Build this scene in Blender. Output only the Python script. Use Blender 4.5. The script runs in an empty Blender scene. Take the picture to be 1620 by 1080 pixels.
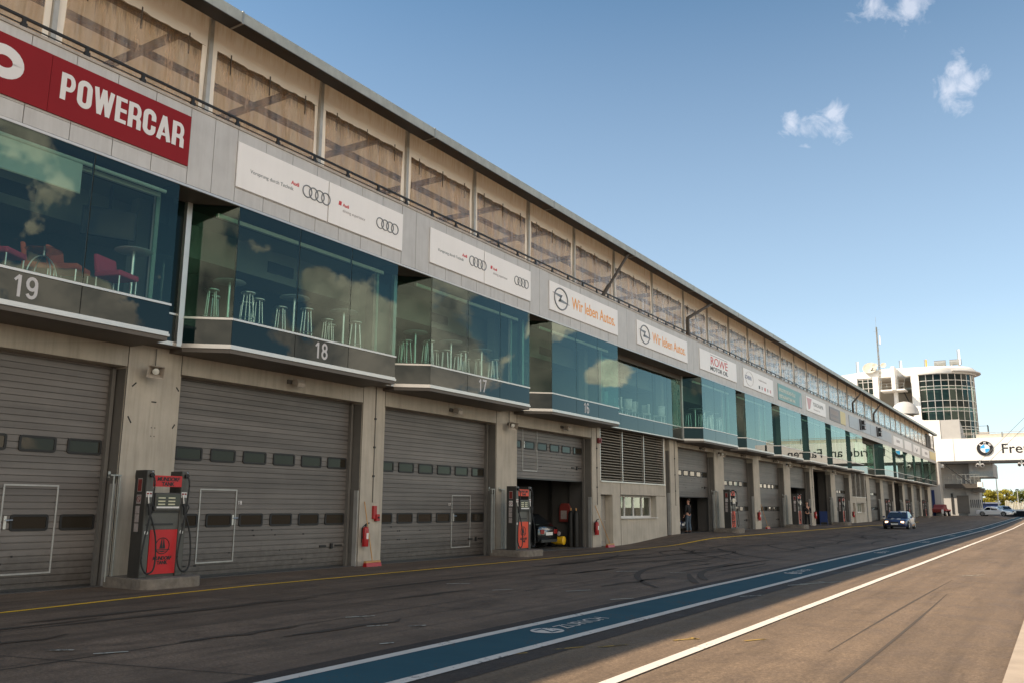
import bpy, bmesh, math, random
from mathutils import Vector, Matrix
R = math.radians
random.seed(7)
scn = bpy.context.scene
C = scn.collection
# ------------------------------------------------------------------ camera
cd = bpy.data.cameras.new('camera'); cam = bpy.data.objects.new('camera', cd); C.objects.link(cam)
scn.camera = cam
cd.sensor_width = 36.0; cd.lens = 36.0 * 1356 / 1620; cd.clip_end = 6000; cd.clip_start = 0.05
AX = ((0.84622767, -0.09599983, -0.52410186), (0.53279146, 0.16289946, 0.83041979), (0.00565575, -0.9819612, 0.18899792))
m = Matrix([(AX[0][0], -AX[0][1], -AX[0][2], 0), (AX[1][0], -AX[1][1], -AX[1][2], 0), (AX[2][0], -AX[2][1], -AX[2][2], 1.6), (0, 0, 0, 1)])
cam.matrix_world = m
# ------------------------------------------------------------------ sun, sky, exposure
SUN = Vector((-10.32, -8.0, 12.5)).normalized()
sl = bpy.data.lights.new('sun', 'SUN'); sl.energy = 4.9; sl.angle = R(0.53); sl.color = (1.0, 0.84, 0.66)
so = bpy.data.objects.new('sun', sl); C.objects.link(so)
so.rotation_euler = SUN.to_track_quat('Z', 'Y').to_euler()
scn.view_settings.view_transform = 'Standard'; scn.view_settings.look = 'None'
scn.view_settings.exposure = 0.85; scn.view_settings.gamma = 1.0
w = bpy.data.worlds.new("World"); scn.world = w; w.use_nodes = True
nt = w.node_tree; nt.nodes.clear()
def N(t, typ, **kw):
    n = t.nodes.new(typ)
    for k, v in kw.items():
        if k.startswith('i_'): n.inputs[int(k[2:]) if k[2:].isdigit() else k[2:].replace('_', ' ')].default_value = v
        else: setattr(n, k, v)
    return n
def L(t, a, ao, b, bi): t.links.new(a.outputs[ao], b.inputs[bi])
def math_(t, op, a, b=None, clamp=False):
    n = t.nodes.new('ShaderNodeMath'); n.operation = op; n.use_clamp = clamp
    for i, v in enumerate((a, b)):
        if v is None: continue
        if isinstance(v, (int, float)): n.inputs[i].default_value = v
        else: t.links.new(v, n.inputs[i])
    return n.outputs[0]
def ramp(t, src, stops, interp='LINEAR'):
    n = t.nodes.new('ShaderNodeValToRGB'); n.color_ramp.interpolation = interp
    e = n.color_ramp.elements
    while len(e) < len(stops): e.new(0.5)
    for k, (p, c) in enumerate(stops):
        e[k].position = p; e[k].color = (c[0], c[1], c[2], 1) if not isinstance(c, (int, float)) else (c, c, c, 1)
    t.links.new(src, n.inputs[0]); return n.outputs[0]
def mixc(t, f, a, b, mode='MIX'):
    n = t.nodes.new('ShaderNodeMix'); n.data_type = 'RGBA'; n.blend_type = mode
    for s, v in ((n.inputs[0], f), (n.inputs[6], a), (n.inputs[7], b)):
        if isinstance(v, (int, float)): s.default_value = v
        elif isinstance(v, tuple): s.default_value = (v[0], v[1], v[2], 1)
        else: t.links.new(v, s)
    return n.outputs[2]
sky = N(nt, 'ShaderNodeTexSky', sky_type='NISHITA', sun_disc=False)
sky.sun_elevation = math.asin(SUN.z); sky.sun_rotation = math.atan2(SUN.x, SUN.y)
sky.altitude = 600; sky.air_density = 1.0; sky.dust_density = 0.8; sky.ozone_density = 1.2
tc = N(nt, 'ShaderNodeTexCoord')
def blob(c, r, stretch=(1, 1, 1)):
    s = N(nt, 'ShaderNodeVectorMath', operation='SUBTRACT'); nt.links.new(tc.outputs['Generated'], s.inputs[0]); s.inputs[1].default_value = c
    k = N(nt, 'ShaderNodeVectorMath', operation='MULTIPLY'); nt.links.new(s.outputs[0], k.inputs[0]); k.inputs[1].default_value = stretch
    l = N(nt, 'ShaderNodeVectorMath', operation='LENGTH'); nt.links.new(k.outputs[0], l.inputs[0])
    return math_(nt, 'SUBTRACT', 1.0, math_(nt, 'DIVIDE', l.outputs['Value'], r))
def noise(t, vec, scale, detail=6, rough=0.55, dist=0.0):
    n = N(t, 'ShaderNodeTexNoise'); n.inputs['Scale'].default_value = scale; n.inputs['Detail'].default_value = detail
    n.inputs['Roughness'].default_value = rough; n.inputs['Distortion'].default_value = dist
    if vec is not None: t.links.new(vec, n.inputs['Vector'])
    return n.outputs['Fac']
# small clouds over the building, and the heap clouds over the far side of the track (seen in the glass)
small = None
for c, r, st in [((-0.183, 0.898, 0.399), 0.040, (1, 1, 1.25)), ((-0.208, 0.889, 0.407), 0.022, (1, 1, 1)), ((-0.166, 0.897, 0.411), 0.020, (1, 1, 1)),
                 ((-0.052, 0.911, 0.408), 0.034, (1, 1, 1)), ((-0.036, 0.906, 0.417), 0.028, (1, 1, 1.5)), ((-0.047, 0.903, 0.432), 0.022, (1, 1, 1)),
                 ((-0.082, 0.868, 0.489), 0.032, (1, 1, 1)), ((-0.115, 0.858, 0.500), 0.036, (1, 1, 1.6))]:
    b = blob(c, r * .80, st); small = b if small is None else math_(nt, 'MAXIMUM', small, b)
n_s = noise(nt, tc.outputs['Generated'], 34, 8, 0.62, 0.6)
small = math_(nt, 'ADD', math_(nt, 'MULTIPLY', small, 0.9), math_(nt, 'MULTIPLY', math_(nt, 'SUBTRACT', n_s, 0.5), 3.2))
small = ramp(nt, small, [(0.22, 0.0), (1.7, 0.46)])
big = None
for c, r, st in [((0.64, 0.735, 0.19), 0.15, (1, 1, 1.5)), ((0.56, 0.785, 0.27), 0.10, (1, 1, 1)), ((0.69, 0.70, 0.16), 0.10, (1, 1, 1.4)),
                 ((0.455, 0.86, 0.225), 0.085, (1, 1, 1.3)), ((0.43, 0.888, 0.155), 0.06, (1, 1, 2.2)), ((0.83, 0.48, 0.20), 0.10, (1, 1, 1.5)),
                 ((0.95, 0.0, 0.3), 0.5, (1, 1, 1.2)), ((0.6, -0.7, 0.3), 0.5, (1, 1, 1.2)), ((0.35, 0.93, 0.0), 0.075, (0.35, 0.35, 1)), ((-0.5, -0.8, 0.2), 0.35, (1, 1, 1.5))]:
    b = blob(c, r, st); big = b if big is None else math_(nt, 'MAXIMUM', big, b)
n_b = noise(nt, tc.outputs['Generated'], 9.0, 9, 0.58, 0.35)
bigm = math_(nt, 'ADD', math_(nt, 'MULTIPLY', big, 0.9), math_(nt, 'MULTIPLY', math_(nt, 'SUBTRACT', n_b, 0.5), 3.0))
bigm = ramp(nt, bigm, [(0.20, 0.0), (0.34, 0.95)])
shade = noise(nt, tc.outputs['Generated'], 11, 7, 0.6, 0.3)
ccol = ramp(nt, shade, [(0.32, (4.0, 3.8, 3.7)), (0.60, (21.0, 18.0, 14.0))])
sep = N(nt, 'ShaderNodeSeparateXYZ'); nt.links.new(tc.outputs['Generated'], sep.inputs[0])
hz = ramp(nt, sep.outputs['Z'], [(0.0, 0.55), (0.22, 0.24), (0.55, 0.0)])
hz = math_(nt, 'MULTIPLY', hz, ramp(nt, sep.outputs['X'], [(0.10, 1.0), (0.42, 0.12)]))   # the haze lies towards the sun side
base = mixc(nt, hz, mixc(nt, 1.0, sky.outputs[0], (0.89, 1.07, 1.03), 'MULTIPLY'), (7.0, 7.5, 8.3))
c1 = mixc(nt, bigm, base, ccol)
c2 = mixc(nt, small, c1, (7.0, 7.0, 7.5))
bg = N(nt, 'ShaderNodeBackground'); nt.links.new(c2, bg.inputs['Color']); bg.inputs['Strength'].default_value = 0.09
wo = N(nt, 'ShaderNodeOutputWorld'); L(nt, bg, 0, wo, 'Surface')
# ------------------------------------------------------------------ materials
def mat(name, col, rough=0.7, metal=0.0, var=0.0, vs=3.0, bump=0.0, bs=60.0, streak=0.0, dirt=None, spec=0.5, emit=None, coat=0.0):
    """plain procedural surface: tone variation, optional vertical weather streaks, fine bump"""
    mt = bpy.data.materials.new(name); mt.use_nodes = True; t = mt.node_tree
    p = t.nodes['Principled BSDF']; p.inputs['Base Color'].default_value = (*col, 1); p.inputs['Roughness'].default_value = rough
    p.inputs['Metallic'].default_value = metal; p.inputs['Specular IOR Level'].default_value = spec
    if coat: p.inputs['Coat Weight'].default_value = coat; p.inputs['Coat Roughness'].default_value = 0.05
    if var or streak or bump or dirt:
        g = N(t, 'ShaderNodeNewGeometry'); pos = g.outputs['Position']
    colr = col
    if var:
        f = noise(t, pos, vs, 8, 0.6)
        lo = tuple(c * (1 - var) for c in col); hi = tuple(min(1, c * (1 + var)) for c in col)
        colr = ramp(t, f, [(0.3, lo), (0.7, hi)])
    if streak:
        mp = N(t, 'ShaderNodeMapping'); t.links.new(pos, mp.inputs['Vector']); mp.inputs['Scale'].default_value = (5, 5, 0.35)
        f2 = noise(t, mp.outputs[0], 1.6, 7, 0.65)
        k = ramp(t, f2, [(0.45, 0.0), (0.75, streak)])
        colr = mixc(t, k, colr, dirt or tuple(c * 0.35 for c in col))
    if not isinstance(colr, tuple): t.links.new(colr, p.inputs['Base Color'])
    if bump:
        fb = noise(t, pos, bs, 6, 0.7); b = N(t, 'ShaderNodeBump'); b.inputs['Strength'].default_value = bump; b.inputs['Distance'].default_value = 0.02
        t.links.new(fb, b.inputs['Height']); L(t, b, 0, p, 'Normal')
    if emit: p.inputs['Emission Color'].default_value = (*emit[:3], 1); p.inputs['Emission Strength'].default_value = emit[3]
    return mt
M = {}
M['wall'] = mat('painted_concrete', (0.46, 0.41, 0.34), 0.85, var=0.13, vs=1.3, bump=0.25, bs=90, streak=0.40, dirt=(0.20, 0.17, 0.135))
M['reveal'] = mat('grey_reveal', (0.13, 0.12, 0.108), 0.7, var=0.1)
M['guard'] = mat('guide_rail_metal', (0.42, 0.41, 0.39), 0.45, 0.4, var=0.15, streak=0.3)
M['seam'] = mat('joint_dark', (0.03, 0.028, 0.025), 0.9)
M['soffit'] = mat('soffit_panel', (0.115, 0.098, 0.082), 0.6, var=0.15, vs=0.8)
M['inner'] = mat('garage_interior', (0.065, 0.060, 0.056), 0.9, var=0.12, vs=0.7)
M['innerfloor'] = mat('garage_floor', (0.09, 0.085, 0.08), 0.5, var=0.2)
M['frame'] = mat('silver_aluminium', (0.55, 0.52, 0.49), 0.35, 0.7, var=0.05)
M['dark'] = mat('dark_painted_steel', (0.025, 0.024, 0.023), 0.5, var=0.2)
M['black'] = mat('black_rubber', (0.012, 0.012, 0.012), 0.6)
M['steel'] = mat('galvanised_steel', (0.34, 0.35, 0.33), 0.42, 0.55, var=0.18, vs=5, streak=0.25)
M['roofedge'] = mat('galvanised_gutter', (0.40, 0.41, 0.37), 0.5, 0.35, var=0.16, vs=2.2, streak=0.2, dirt=(0.22, 0.2, 0.17))
M['slat'] = mat('louvre_slat', (0.27, 0.235, 0.19), 0.6, var=.1)
M['white'] = mat('white_render', (0.80, 0.78, 0.74), 0.7, var=0.04, vs=0.5)
M['grey'] = mat('grey_render', (0.42, 0.41, 0.39), 0.8, var=0.08, vs=0.5)
M['beige'] = mat('beige_render', (0.48, 0.43, 0.36), 0.8, var=0.06)
M['red'] = mat('red_paint', (0.36, 0.010, 0.012), 0.35, var=0.05)
M['pumpred'] = mat('pump_red', (0.50, 0.009, 0.012), 0.4, var=0.04)
M['pumporange'] = mat('pump_orange_red', (0.70, 0.055, 0.012), 0.4, var=0.04)
M['signred'] = mat('sign_red_film', (0.26, 0.004, 0.008), 0.5, var=0.06, vs=0.8, spec=0.25)
M['signwhite'] = mat('sign_white_film', (0.93, 0.90, 0.88), 0.4, var=0.03, vs=0.8, streak=0.06, dirt=(0.5, 0.47, 0.42))
M['pumpgrey'] = mat('pump_grey_metal', (0.060, 0.056, 0.050), 0.42, 0.3, var=0.15)
M['pumpface'] = mat('pump_face_metal', (0.10, 0.094, 0.085), 0.38, 0.35, var=0.15)
M['sticker'] = mat('white_sticker', (0.70, 0.68, 0.65), 0.5)
M['stickerdull'] = mat('weathered_sticker', (0.34, 0.29, 0.27), 0.6, var=0.25, vs=25)
M['stickerred'] = mat('dark_red_sticker', (0.20, 0.03, 0.025), 0.5, var=0.2, vs=30)
M['lcd'] = mat('display_segment', (0.55, 0.52, 0.36), 0.3)
M['screen'] = mat('display_glass', (0.04, 0.04, 0.035), 0.12)
M['curb'] = mat('concrete_plinth', (0.19, 0.16, 0.13), 0.9, var=0.3, vs=7, bump=0.5, bs=80)
M['chrome'] = mat('brushed_chrome', (0.75, 0.76, 0.74), 0.28, 1.0)
M['tabletop'] = mat('pale_table_top', (0.72, 0.78, 0.75), 0.25, 0.2)
M['armred'] = mat('red_upholstery', (0.62, 0.06, 0.12), 0.8, var=0.1)
M['armorange'] = mat('orange_upholstery', (0.72, 0.14, 0.06), 0.8, var=0.1)
M['cream'] = mat('cream_upholstery', (0.70, 0.74, 0.72), 0.7)
M['wood'] = mat('broom_handle_wood', (0.50, 0.27, 0.10), 0.6, var=0.15, vs=20)
M['cladding'] = mat('fascia_cladding', (0.56, 0.54, 0.52), 0.5, 0.15, var=0.07, vs=1.7, streak=0.22, dirt=(0.26, 0.22, 0.19))
M['cladback'] = mat('fascia_backing', (0.13, 0.10, 0.085), 0.8)
M['cap'] = mat('parapet_cap', (0.46, 0.40, 0.34), 0.55, 0.2, var=0.15, streak=0.3)
M['rail'] = mat('black_handrail', (0.018, 0.017, 0.016), 0.45, 0.3)
M['ceil'] = mat('room_ceiling', (0.24, 0.26, 0.23), 0.8)
M['roomwall'] = mat('room_wall', (0.13, 0.15, 0.13), 0.8, var=0.2, vs=0.6)
M['roomfloor'] = mat('room_floor', (0.05, 0.05, 0.048), 0.6)
M['blind'] = mat('pale_roller_blind', (0.50, 0.62, 0.56), 0.8)
M['coving'] = mat('pale_coving', (0.42, 0.45, 0.36), 0.6)
M['trim'] = mat('window_frame_paint', (0.60, 0.57, 0.53), 0.5)
M['tdark'] = mat('terrace_steel', (0.07, 0.06, 0.05), 0.7)
M['bluepaint'] = mat('blue_plastic', (0.015, 0.035, 0.13), 0.4)
M['carblue'] = mat('blue_car_paint', (0.012, 0.025, 0.10), 0.28, coat=0.8)
M['carblack'] = mat('black_car_paint', (0.006, 0.007, 0.008), 0.18, coat=1.0)
M['carwhite'] = mat('white_car_paint', (0.72, 0.70, 0.68), 0.3, coat=0.8)
M['carsilver'] = mat('silver_car_paint', (0.45, 0.50, 0.55), 0.3, 0.4, coat=0.8)
M['carglass'] = mat('car_glass', (0.012, 0.015, 0.018), 0.05, spec=0.8)
M['tyre'] = mat('tyre_rubber', (0.015, 0.015, 0.015), 0.8)
M['rim'] = mat('alloy_rim', (0.5, 0.5, 0.5), 0.3, 0.8)
M['plate'] = mat('number_plate_white', (0.75, 0.74, 0.70), 0.4)
M['tail'] = mat('tail_light_red', (0.25, 0.008, 0.008), 0.2)
M['lens'] = mat('clear_lens', (0.75, 0.75, 0.70), 0.1)
M['headlit'] = mat('lit_headlamp', (0.9, 0.7, 0.5), 0.2, emit=(1.0, 0.62, 0.30, 2.2))
M['yellow'] = mat('yellow_paint', (0.75, 0.45, 0.02), 0.4)
M['skin'] = mat('skin', (0.50, 0.27, 0.19), 0.6)
M['hair'] = mat('brown_hair', (0.05, 0.03, 0.02), 0.8)
M['jacket'] = mat('black_jacket', (0.008, 0.008, 0.009), 0.85)
M['jeans'] = mat('faded_jeans', (0.075, 0.105, 0.14), 0.9, var=0.3, vs=8)
M['trousers'] = mat('dark_trousers', (0.012, 0.013, 0.016), 0.9)
M['ink'] = mat('dark_lettering', (0.05, 0.05, 0.055), 0.5)
M['inkred'] = mat('red_lettering', (0.60, 0.04, 0.05), 0.5)
M['inkorange'] = mat('orange_lettering', (0.90, 0.37, 0.05), 0.5)
M['inkwhite'] = mat('white_lettering', (0.78, 0.75, 0.74), 0.5)
M['inknum'] = mat('pale_grey_numerals', (0.56, 0.54, 0.54), 0.5)
M['inkgrey'] = mat('grey_lettering', (0.46, 0.42, 0.42), 0.5)
M['ringgrey'] = mat('grey_ring', (0.22, 0.23, 0.24), 0.4, 0.3)
M['inkblack'] = mat('black_lettering', (0.01, 0.01, 0.012), 0.5)
M['inkblue'] = mat('blue_grey_lettering', (0.20, 0.24, 0.36), 0.5)
M['teal'] = mat('teal_sign_film', (0.14, 0.33, 0.32), 0.4, var=0.06)
M['tealpale'] = mat('pale_lettering', (0.62, 0.66, 0.58), 0.5)
M['pinkred'] = mat('faded_red_film', (0.60, 0.30, 0.30), 0.4)
M['signdark'] = mat('dark_brown_film', (0.17, 0.14, 0.135), 0.4)
M['signyellow'] = mat('yellow_film', (0.66, 0.52, 0.18), 0.4)
M['signblue'] = mat('grey_blue_film', (0.38, 0.41, 0.45), 0.4, var=0.05)
M['roundelblue'] = mat('light_blue_enamel', (0.05, 0.36, 0.72), 0.3)
M['tyrewall'] = mat('tyre_barrier_rubber', (0.02, 0.021, 0.024), 0.8, var=0.3, vs=1.0)
M['fencepale'] = mat('pale_fence_panel', (0.50, 0.48, 0.40), 0.8, var=0.15)

def pane_material(name, tint, refl, dark=None):
    """coated glass: tinted see-through + mirror-like reflection that grows at grazing angles"""
    mt = bpy.data.materials.new(name); mt.use_nodes = True; t = mt.node_tree; t.nodes.clear()
    o = N(t, 'ShaderNodeOutputMaterial'); g = N(t, 'ShaderNodeBsdfGlossy'); g.inputs['Roughness'].default_value = 0.0
    g.inputs['Color'].default_value = (0.80, 0.95, 0.87, 1) if dark is None else (0.85, 0.86, 0.84, 1)
    geo = N(t, 'ShaderNodeNewGeometry')
    nz = noise(t, geo.outputs['Position'], 0.9, 2, 0.4); b = N(t, 'ShaderNodeBump'); b.inputs['Strength'].default_value = 0.02; b.inputs['Distance'].default_value = 0.02
    t.links.new(nz, b.inputs['Height']); L(t, b, 0, g, 'Normal')
    dp = N(t, 'ShaderNodeVectorMath', operation='DOT_PRODUCT'); L(t, geo, 'Normal', dp, 0); L(t, geo, 'Incoming', dp, 1)
    q = math_(t, 'POWER', math_(t, 'SUBTRACT', 1.0, math_(t, 'ABSOLUTE', dp.outputs['Value'])), 4.0)
    f = math_(t, 'ADD', math_(t, 'MULTIPLY', q, 0.95), refl + 0.045, clamp=True)      # Schlick-like, both panes of a double glazing
    if dark is None: f = math_(t, 'MULTIPLY', f, math_(t, 'SUBTRACT', 1.0, geo.outputs['Backfacing']))
    if dark is None:
        tr = N(t, 'ShaderNodeBsdfTransparent'); tr.inputs['Color'].default_value = (*[c ** 0.5 for c in tint], 1); a = tr
    else:
        a = N(t, 'ShaderNodeBsdfDiffuse'); a.inputs['Color'].default_value = (*dark, 1)
    mx = N(t, 'ShaderNodeMixShader'); t.links.new(f, mx.inputs[0]); L(t, a, 0, mx, 1); L(t, g, 0, mx, 2); L(t, mx, 0, o, 'Surface')
    return mt
M['glass'] = pane_material('green_tinted_glass', (0.54, 0.66, 0.61), 0.005)
M['sideglass'] = pane_material('side_pane_glass', (0.34, 0.58, 0.49), -0.01)
M['spandrel'] = pane_material('spandrel_glass', (0, 0, 0), -0.01, dark=(0.006, 0.016, 0.017))
M['doorpane'] = pane_material('door_window_pane', (0, 0, 0), -0.025, dark=(0.030, 0.025, 0.019))
M['clearpane'] = pane_material('clear_pane', (0.55, 0.55, 0.52), 0.10)
M['towerglass'] = pane_material('tower_glass', (0.04, 0.09, 0.075), -0.01)
M['towerdark'] = pane_material('tower_spandrel', (0, 0, 0), -0.03, dark=(0.004, 0.012, 0.012))

def door_material():
    mt = mat('ribbed_door_metal', (0.150, 0.134, 0.124), 0.5, 0.2, var=0.10, vs=1.2, streak=0.25, dirt=(0.13, 0.115, 0.10))
    t = mt.node_tree; p = t.nodes['Principled BSDF']; src_ = p.inputs['Base Color'].links[0].from_socket
    g = N(t, 'ShaderNodeNewGeometry'); mp = N(t, 'ShaderNodeMapping'); t.links.new(g.outputs['Position'], mp.inputs['Vector']); mp.inputs['Scale'].default_value = (.1, .12, 3.0)
    row = noise(t, mp.outputs[0], 1.3, 3, .6); sp_ = N(t, 'ShaderNodeSeparateXYZ'); t.links.new(g.outputs['Position'], sp_.inputs[0])
    c = mixc(t, 1.0, src_, ramp(t, row, [(.3, .70), (.7, 1.25)]), 'MULTIPLY')
    sc = noise(t, g.outputs['Position'], 6, 6, .7); k_ = math_(t, 'SUBTRACT', math_(t, 'MULTIPLY', sc, 1.6), sp_.outputs['Z'])
    c = mixc(t, ramp(t, k_, [(.15, 0.0), (.8, .7)]), c, (.055, .045, .038)); t.links.new(c, p.inputs['Base Color'])
    return mt
M['door'] = door_material()

def tarp_material(window):
    mt = bpy.data.materials.new('tarpaulin_window' if window else 'cream_tarpaulin'); mt.use_nodes = True; t = mt.node_tree; t.nodes.clear()
    o = N(t, 'ShaderNodeOutputMaterial'); geo = N(t, 'ShaderNodeNewGeometry'); pos = geo.outputs['Position']
    mp = N(t, 'ShaderNodeMapping'); t.links.new(pos, mp.inputs['Vector']); mp.inputs['Scale'].default_value = (3, 3, 0.22) if not window else (4.5, 4.5, 0.30)
    st = noise(t, mp.outputs[0], 3.2, 8, 0.68)
    sep = N(t, 'ShaderNodeSeparateXYZ'); t.links.new(pos, sep.inputs[0])
    d = N(t, 'ShaderNodeBsdfDiffuse'); tl = N(t, 'ShaderNodeBsdfTranslucent')
    if not window:
        # cream turns browner towards the top, with a streaky edge
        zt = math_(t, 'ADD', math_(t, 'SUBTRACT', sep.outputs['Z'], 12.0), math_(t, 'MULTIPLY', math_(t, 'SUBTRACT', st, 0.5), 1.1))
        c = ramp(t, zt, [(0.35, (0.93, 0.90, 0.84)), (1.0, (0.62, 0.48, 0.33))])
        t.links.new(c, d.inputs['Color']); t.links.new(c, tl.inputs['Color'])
        mx = N(t, 'ShaderNodeMixShader'); mx.inputs[0].default_value = 0.12; L(t, d, 0, mx, 1); L(t, tl, 0, mx, 2); L(t, mx, 0, o, 'Surface')
    else:
        mp2 = N(t, 'ShaderNodeMapping'); t.links.new(pos, mp2.inputs['Vector']); mp2.inputs['Scale'].default_value = (2.5, 2.5, 0.5)
        s2 = noise(t, mp2.outputs[0], 1.3, 6, 0.6)
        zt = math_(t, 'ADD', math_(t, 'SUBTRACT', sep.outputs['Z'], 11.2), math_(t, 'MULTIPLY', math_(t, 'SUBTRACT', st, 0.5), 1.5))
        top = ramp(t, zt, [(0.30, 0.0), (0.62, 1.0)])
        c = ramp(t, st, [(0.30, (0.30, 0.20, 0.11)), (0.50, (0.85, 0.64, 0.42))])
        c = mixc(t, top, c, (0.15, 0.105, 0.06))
        t.links.new(c, d.inputs['Color']); t.links.new(c, tl.inputs['Color'])
        mx = N(t, 'ShaderNodeMixShader'); mx.inputs[0].default_value = 0.6; L(t, d, 0, mx, 1); L(t, tl, 0, mx, 2)
        tr = N(t, 'ShaderNodeBsdfTransparent'); tr.inputs['Color'].default_value = (0.92, 0.84, 0.72, 1)
        mx2 = N(t, 'ShaderNodeMixShader'); f = ramp(t, s2, [(0.35, 0.94), (0.68, 0.60)]); f = math_(t, 'MULTIPLY', f, math_(t, 'SUBTRACT', 1.0, math_(t, 'MULTIPLY', top, 0.55))); t.links.new(f, mx2.inputs[0]); L(t, mx, 0, mx2, 1); L(t, tr, 0, mx2, 2)
        g = N(t, 'ShaderNodeBsdfGlossy'); g.inputs['Roughness'].default_value = 0.22; g.inputs['Color'].default_value = (0.9, 0.9, 0.9, 1)
        b = N(t, 'ShaderNodeBump'); b.inputs['Strength'].default_value = 0.5; b.inputs['Distance'].default_value = 0.05; t.links.new(st, b.inputs['Height']); L(t, b, 0, g, 'Normal')
        fr = N(t, 'ShaderNodeFresnel'); fr.inputs['IOR'].default_value = 1.5; f2 = math_(t, 'MULTIPLY', math_(t, 'MULTIPLY', fr.outputs[0], ramp(t, st, [(.35, .35), (.6, 1.0)])), 2.4, clamp=True)
        mx3 = N(t, 'ShaderNodeMixShader'); t.links.new(f2, mx3.inputs[0]); L(t, mx2, 0, mx3, 1); L(t, g, 0, mx3, 2); L(t, mx3, 0, o, 'Surface')
    return mt
M['tarp'] = tarp_material(False); M['tarpwin'] = tarp_material(True)
mm = mat('back_membrane', (0.72, 0.50, 0.26), 0.9); t = mm.node_tree
_tl = N(t, 'ShaderNodeBsdfTranslucent'); _tl.inputs['Color'].default_value = (0.95, 0.68, 0.38, 1)
_mx = N(t, 'ShaderNodeMixShader'); _mx.inputs[0].default_value = 0.85; L(t, t.nodes['Principled BSDF'], 0, _mx, 1); L(t, _tl, 0, _mx, 2); L(t, _mx, 0, t.nodes['Material Output'], 'Surface')
M['membrane'] = mm
mm = mat('roof_sheet', (0.46, 0.41, 0.34), 0.9); t = mm.node_tree
_tl = N(t, 'ShaderNodeBsdfTranslucent'); _tl.inputs['Color'].default_value = (0.48, 0.44, 0.37, 1)
_mx = N(t, 'ShaderNodeMixShader'); _mx.inputs[0].default_value = 0.65; L(t, t.nodes['Principled BSDF'], 0, _mx, 1); L(t, _tl, 0, _mx, 2); L(t, _mx, 0, t.nodes['Material Output'], 'Surface')
M['roofsheet'] = mm

def asphalt(name, col, patch, marks, lines=(), mott=0.55):
    """asphalt / concrete: grain, worn patches, long faint tyre tracks along the lane, slab joints"""
    mt = bpy.data.materials.new(name); mt.use_nodes = True; t = mt.node_tree; p = t.nodes['Principled BSDF']
    geo = N(t, 'ShaderNodeNewGeometry'); pos = geo.outputs['Position']
    big = noise(t, pos, 0.25, 6, 0.6); mid = noise(t, pos, 1.7, 8, 0.65); fine = noise(t, pos, 55, 5, 0.75)
    c = ramp(t, big, [(0.3, tuple(x * (1 - patch) for x in col)), (0.7, tuple(x * (1 + patch) for x in col))])
    c = mixc(t, ramp(t, mid, [(0.35, mott), (0.62, 0.0)]), c, tuple(x * 0.6 for x in col))
    c = mixc(t, 1.0, c, ramp(t, fine, [(0.30, 0.50), (0.70, 1.50)]), 'MULTIPLY')
    mp = N(t, 'ShaderNodeMapping'); t.links.new(pos, mp.inputs['Vector']); mp.inputs['Scale'].default_value = (1.5, 0.10, 1); mp.inputs['Rotation'].default_value = (0, 0, R(-4))
    s1 = noise(t, mp.outputs[0], 1.5, 8, 0.7, 0.6)
    c = mixc(t, ramp(t, s1, [(0.50, 0.0), (0.72, marks)]), c, tuple(x * 0.30 for x in col))
    mp = N(t, 'ShaderNodeMapping'); t.links.new(pos, mp.inputs['Vector']); mp.inputs['Scale'].default_value = (0.9, 0.28, 1); mp.inputs['Rotation'].default_value = (0, 0, R(18))
    s3 = noise(t, mp.outputs[0], 1.1, 7, 0.7, 1.2)
    c = mixc(t, ramp(t, s3, [(0.56, 0.0), (0.70, marks * 0.8)]), c, tuple(x * 0.30 for x in col))
    st2 = noise(t, pos, 0.9, 9, 0.72, 0.8)
    c = mixc(t, ramp(t, st2, [(0.52, 0.0), (0.64, mott)]), c, tuple(x * 0.45 for x in col))
    c = mixc(t, ramp(t, st2, [(0.30, mott * .6), (0.42, 0.0)]), c, tuple(min(1, x * 1.45) for x in col))
    gr = noise(t, pos, 22, 8, 0.8)
    c = mixc(t, 1.0, c, ramp(t, gr, [(0.36, 0.62), (0.64, 1.38)]), 'MULTIPLY')
    mp = N(t, 'ShaderNodeMapping'); t.links.new(pos, mp.inputs['Vector']); mp.inputs['Scale'].default_value = (1.1, 0.035, 1)
    s4 = noise(t, mp.outputs[0], 1.2, 5, 0.6, 0.3)
    c = mixc(t, ramp(t, s4, [(0.46, 0.0), (0.62, marks * .6)]), c, tuple(x * 0.45 for x in col))
    sp = noise(t, pos, 9, 3, 0.5)
    c = mixc(t, ramp(t, sp, [(0.74, 0.0), (0.78, 0.5)]), c, tuple(min(1, x * 1.8) for x in col))
    t.links.new(c, p.inputs['Base Color'])
    rr = ramp(t, mid, [(0.3, 0.62), (0.7, 0.9)]); t.links.new(rr, p.inputs['Roughness']); p.inputs['Specular IOR Level'].default_value = 0.35
    b = N(t, 'ShaderNodeBump'); b.inputs['Strength'].default_value = 0.5; b.inputs['Distance'].default_value = 0.012; t.links.new(fine, b.inputs['Height']); L(t, b, 0, p, 'Normal')
    return mt
M['apron'] = asphalt('apron_concrete', (0.190, 0.132, 0.090), 0.2, 0.95, mott=.72)
M['lane'] = asphalt('lane_asphalt', (0.175, 0.121, 0.076), 0.12, 0.60, mott=.22)
M['darklane'] = asphalt('fresh_dark_asphalt', (0.050, 0.038, 0.030), 0.15, 0.30)
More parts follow.
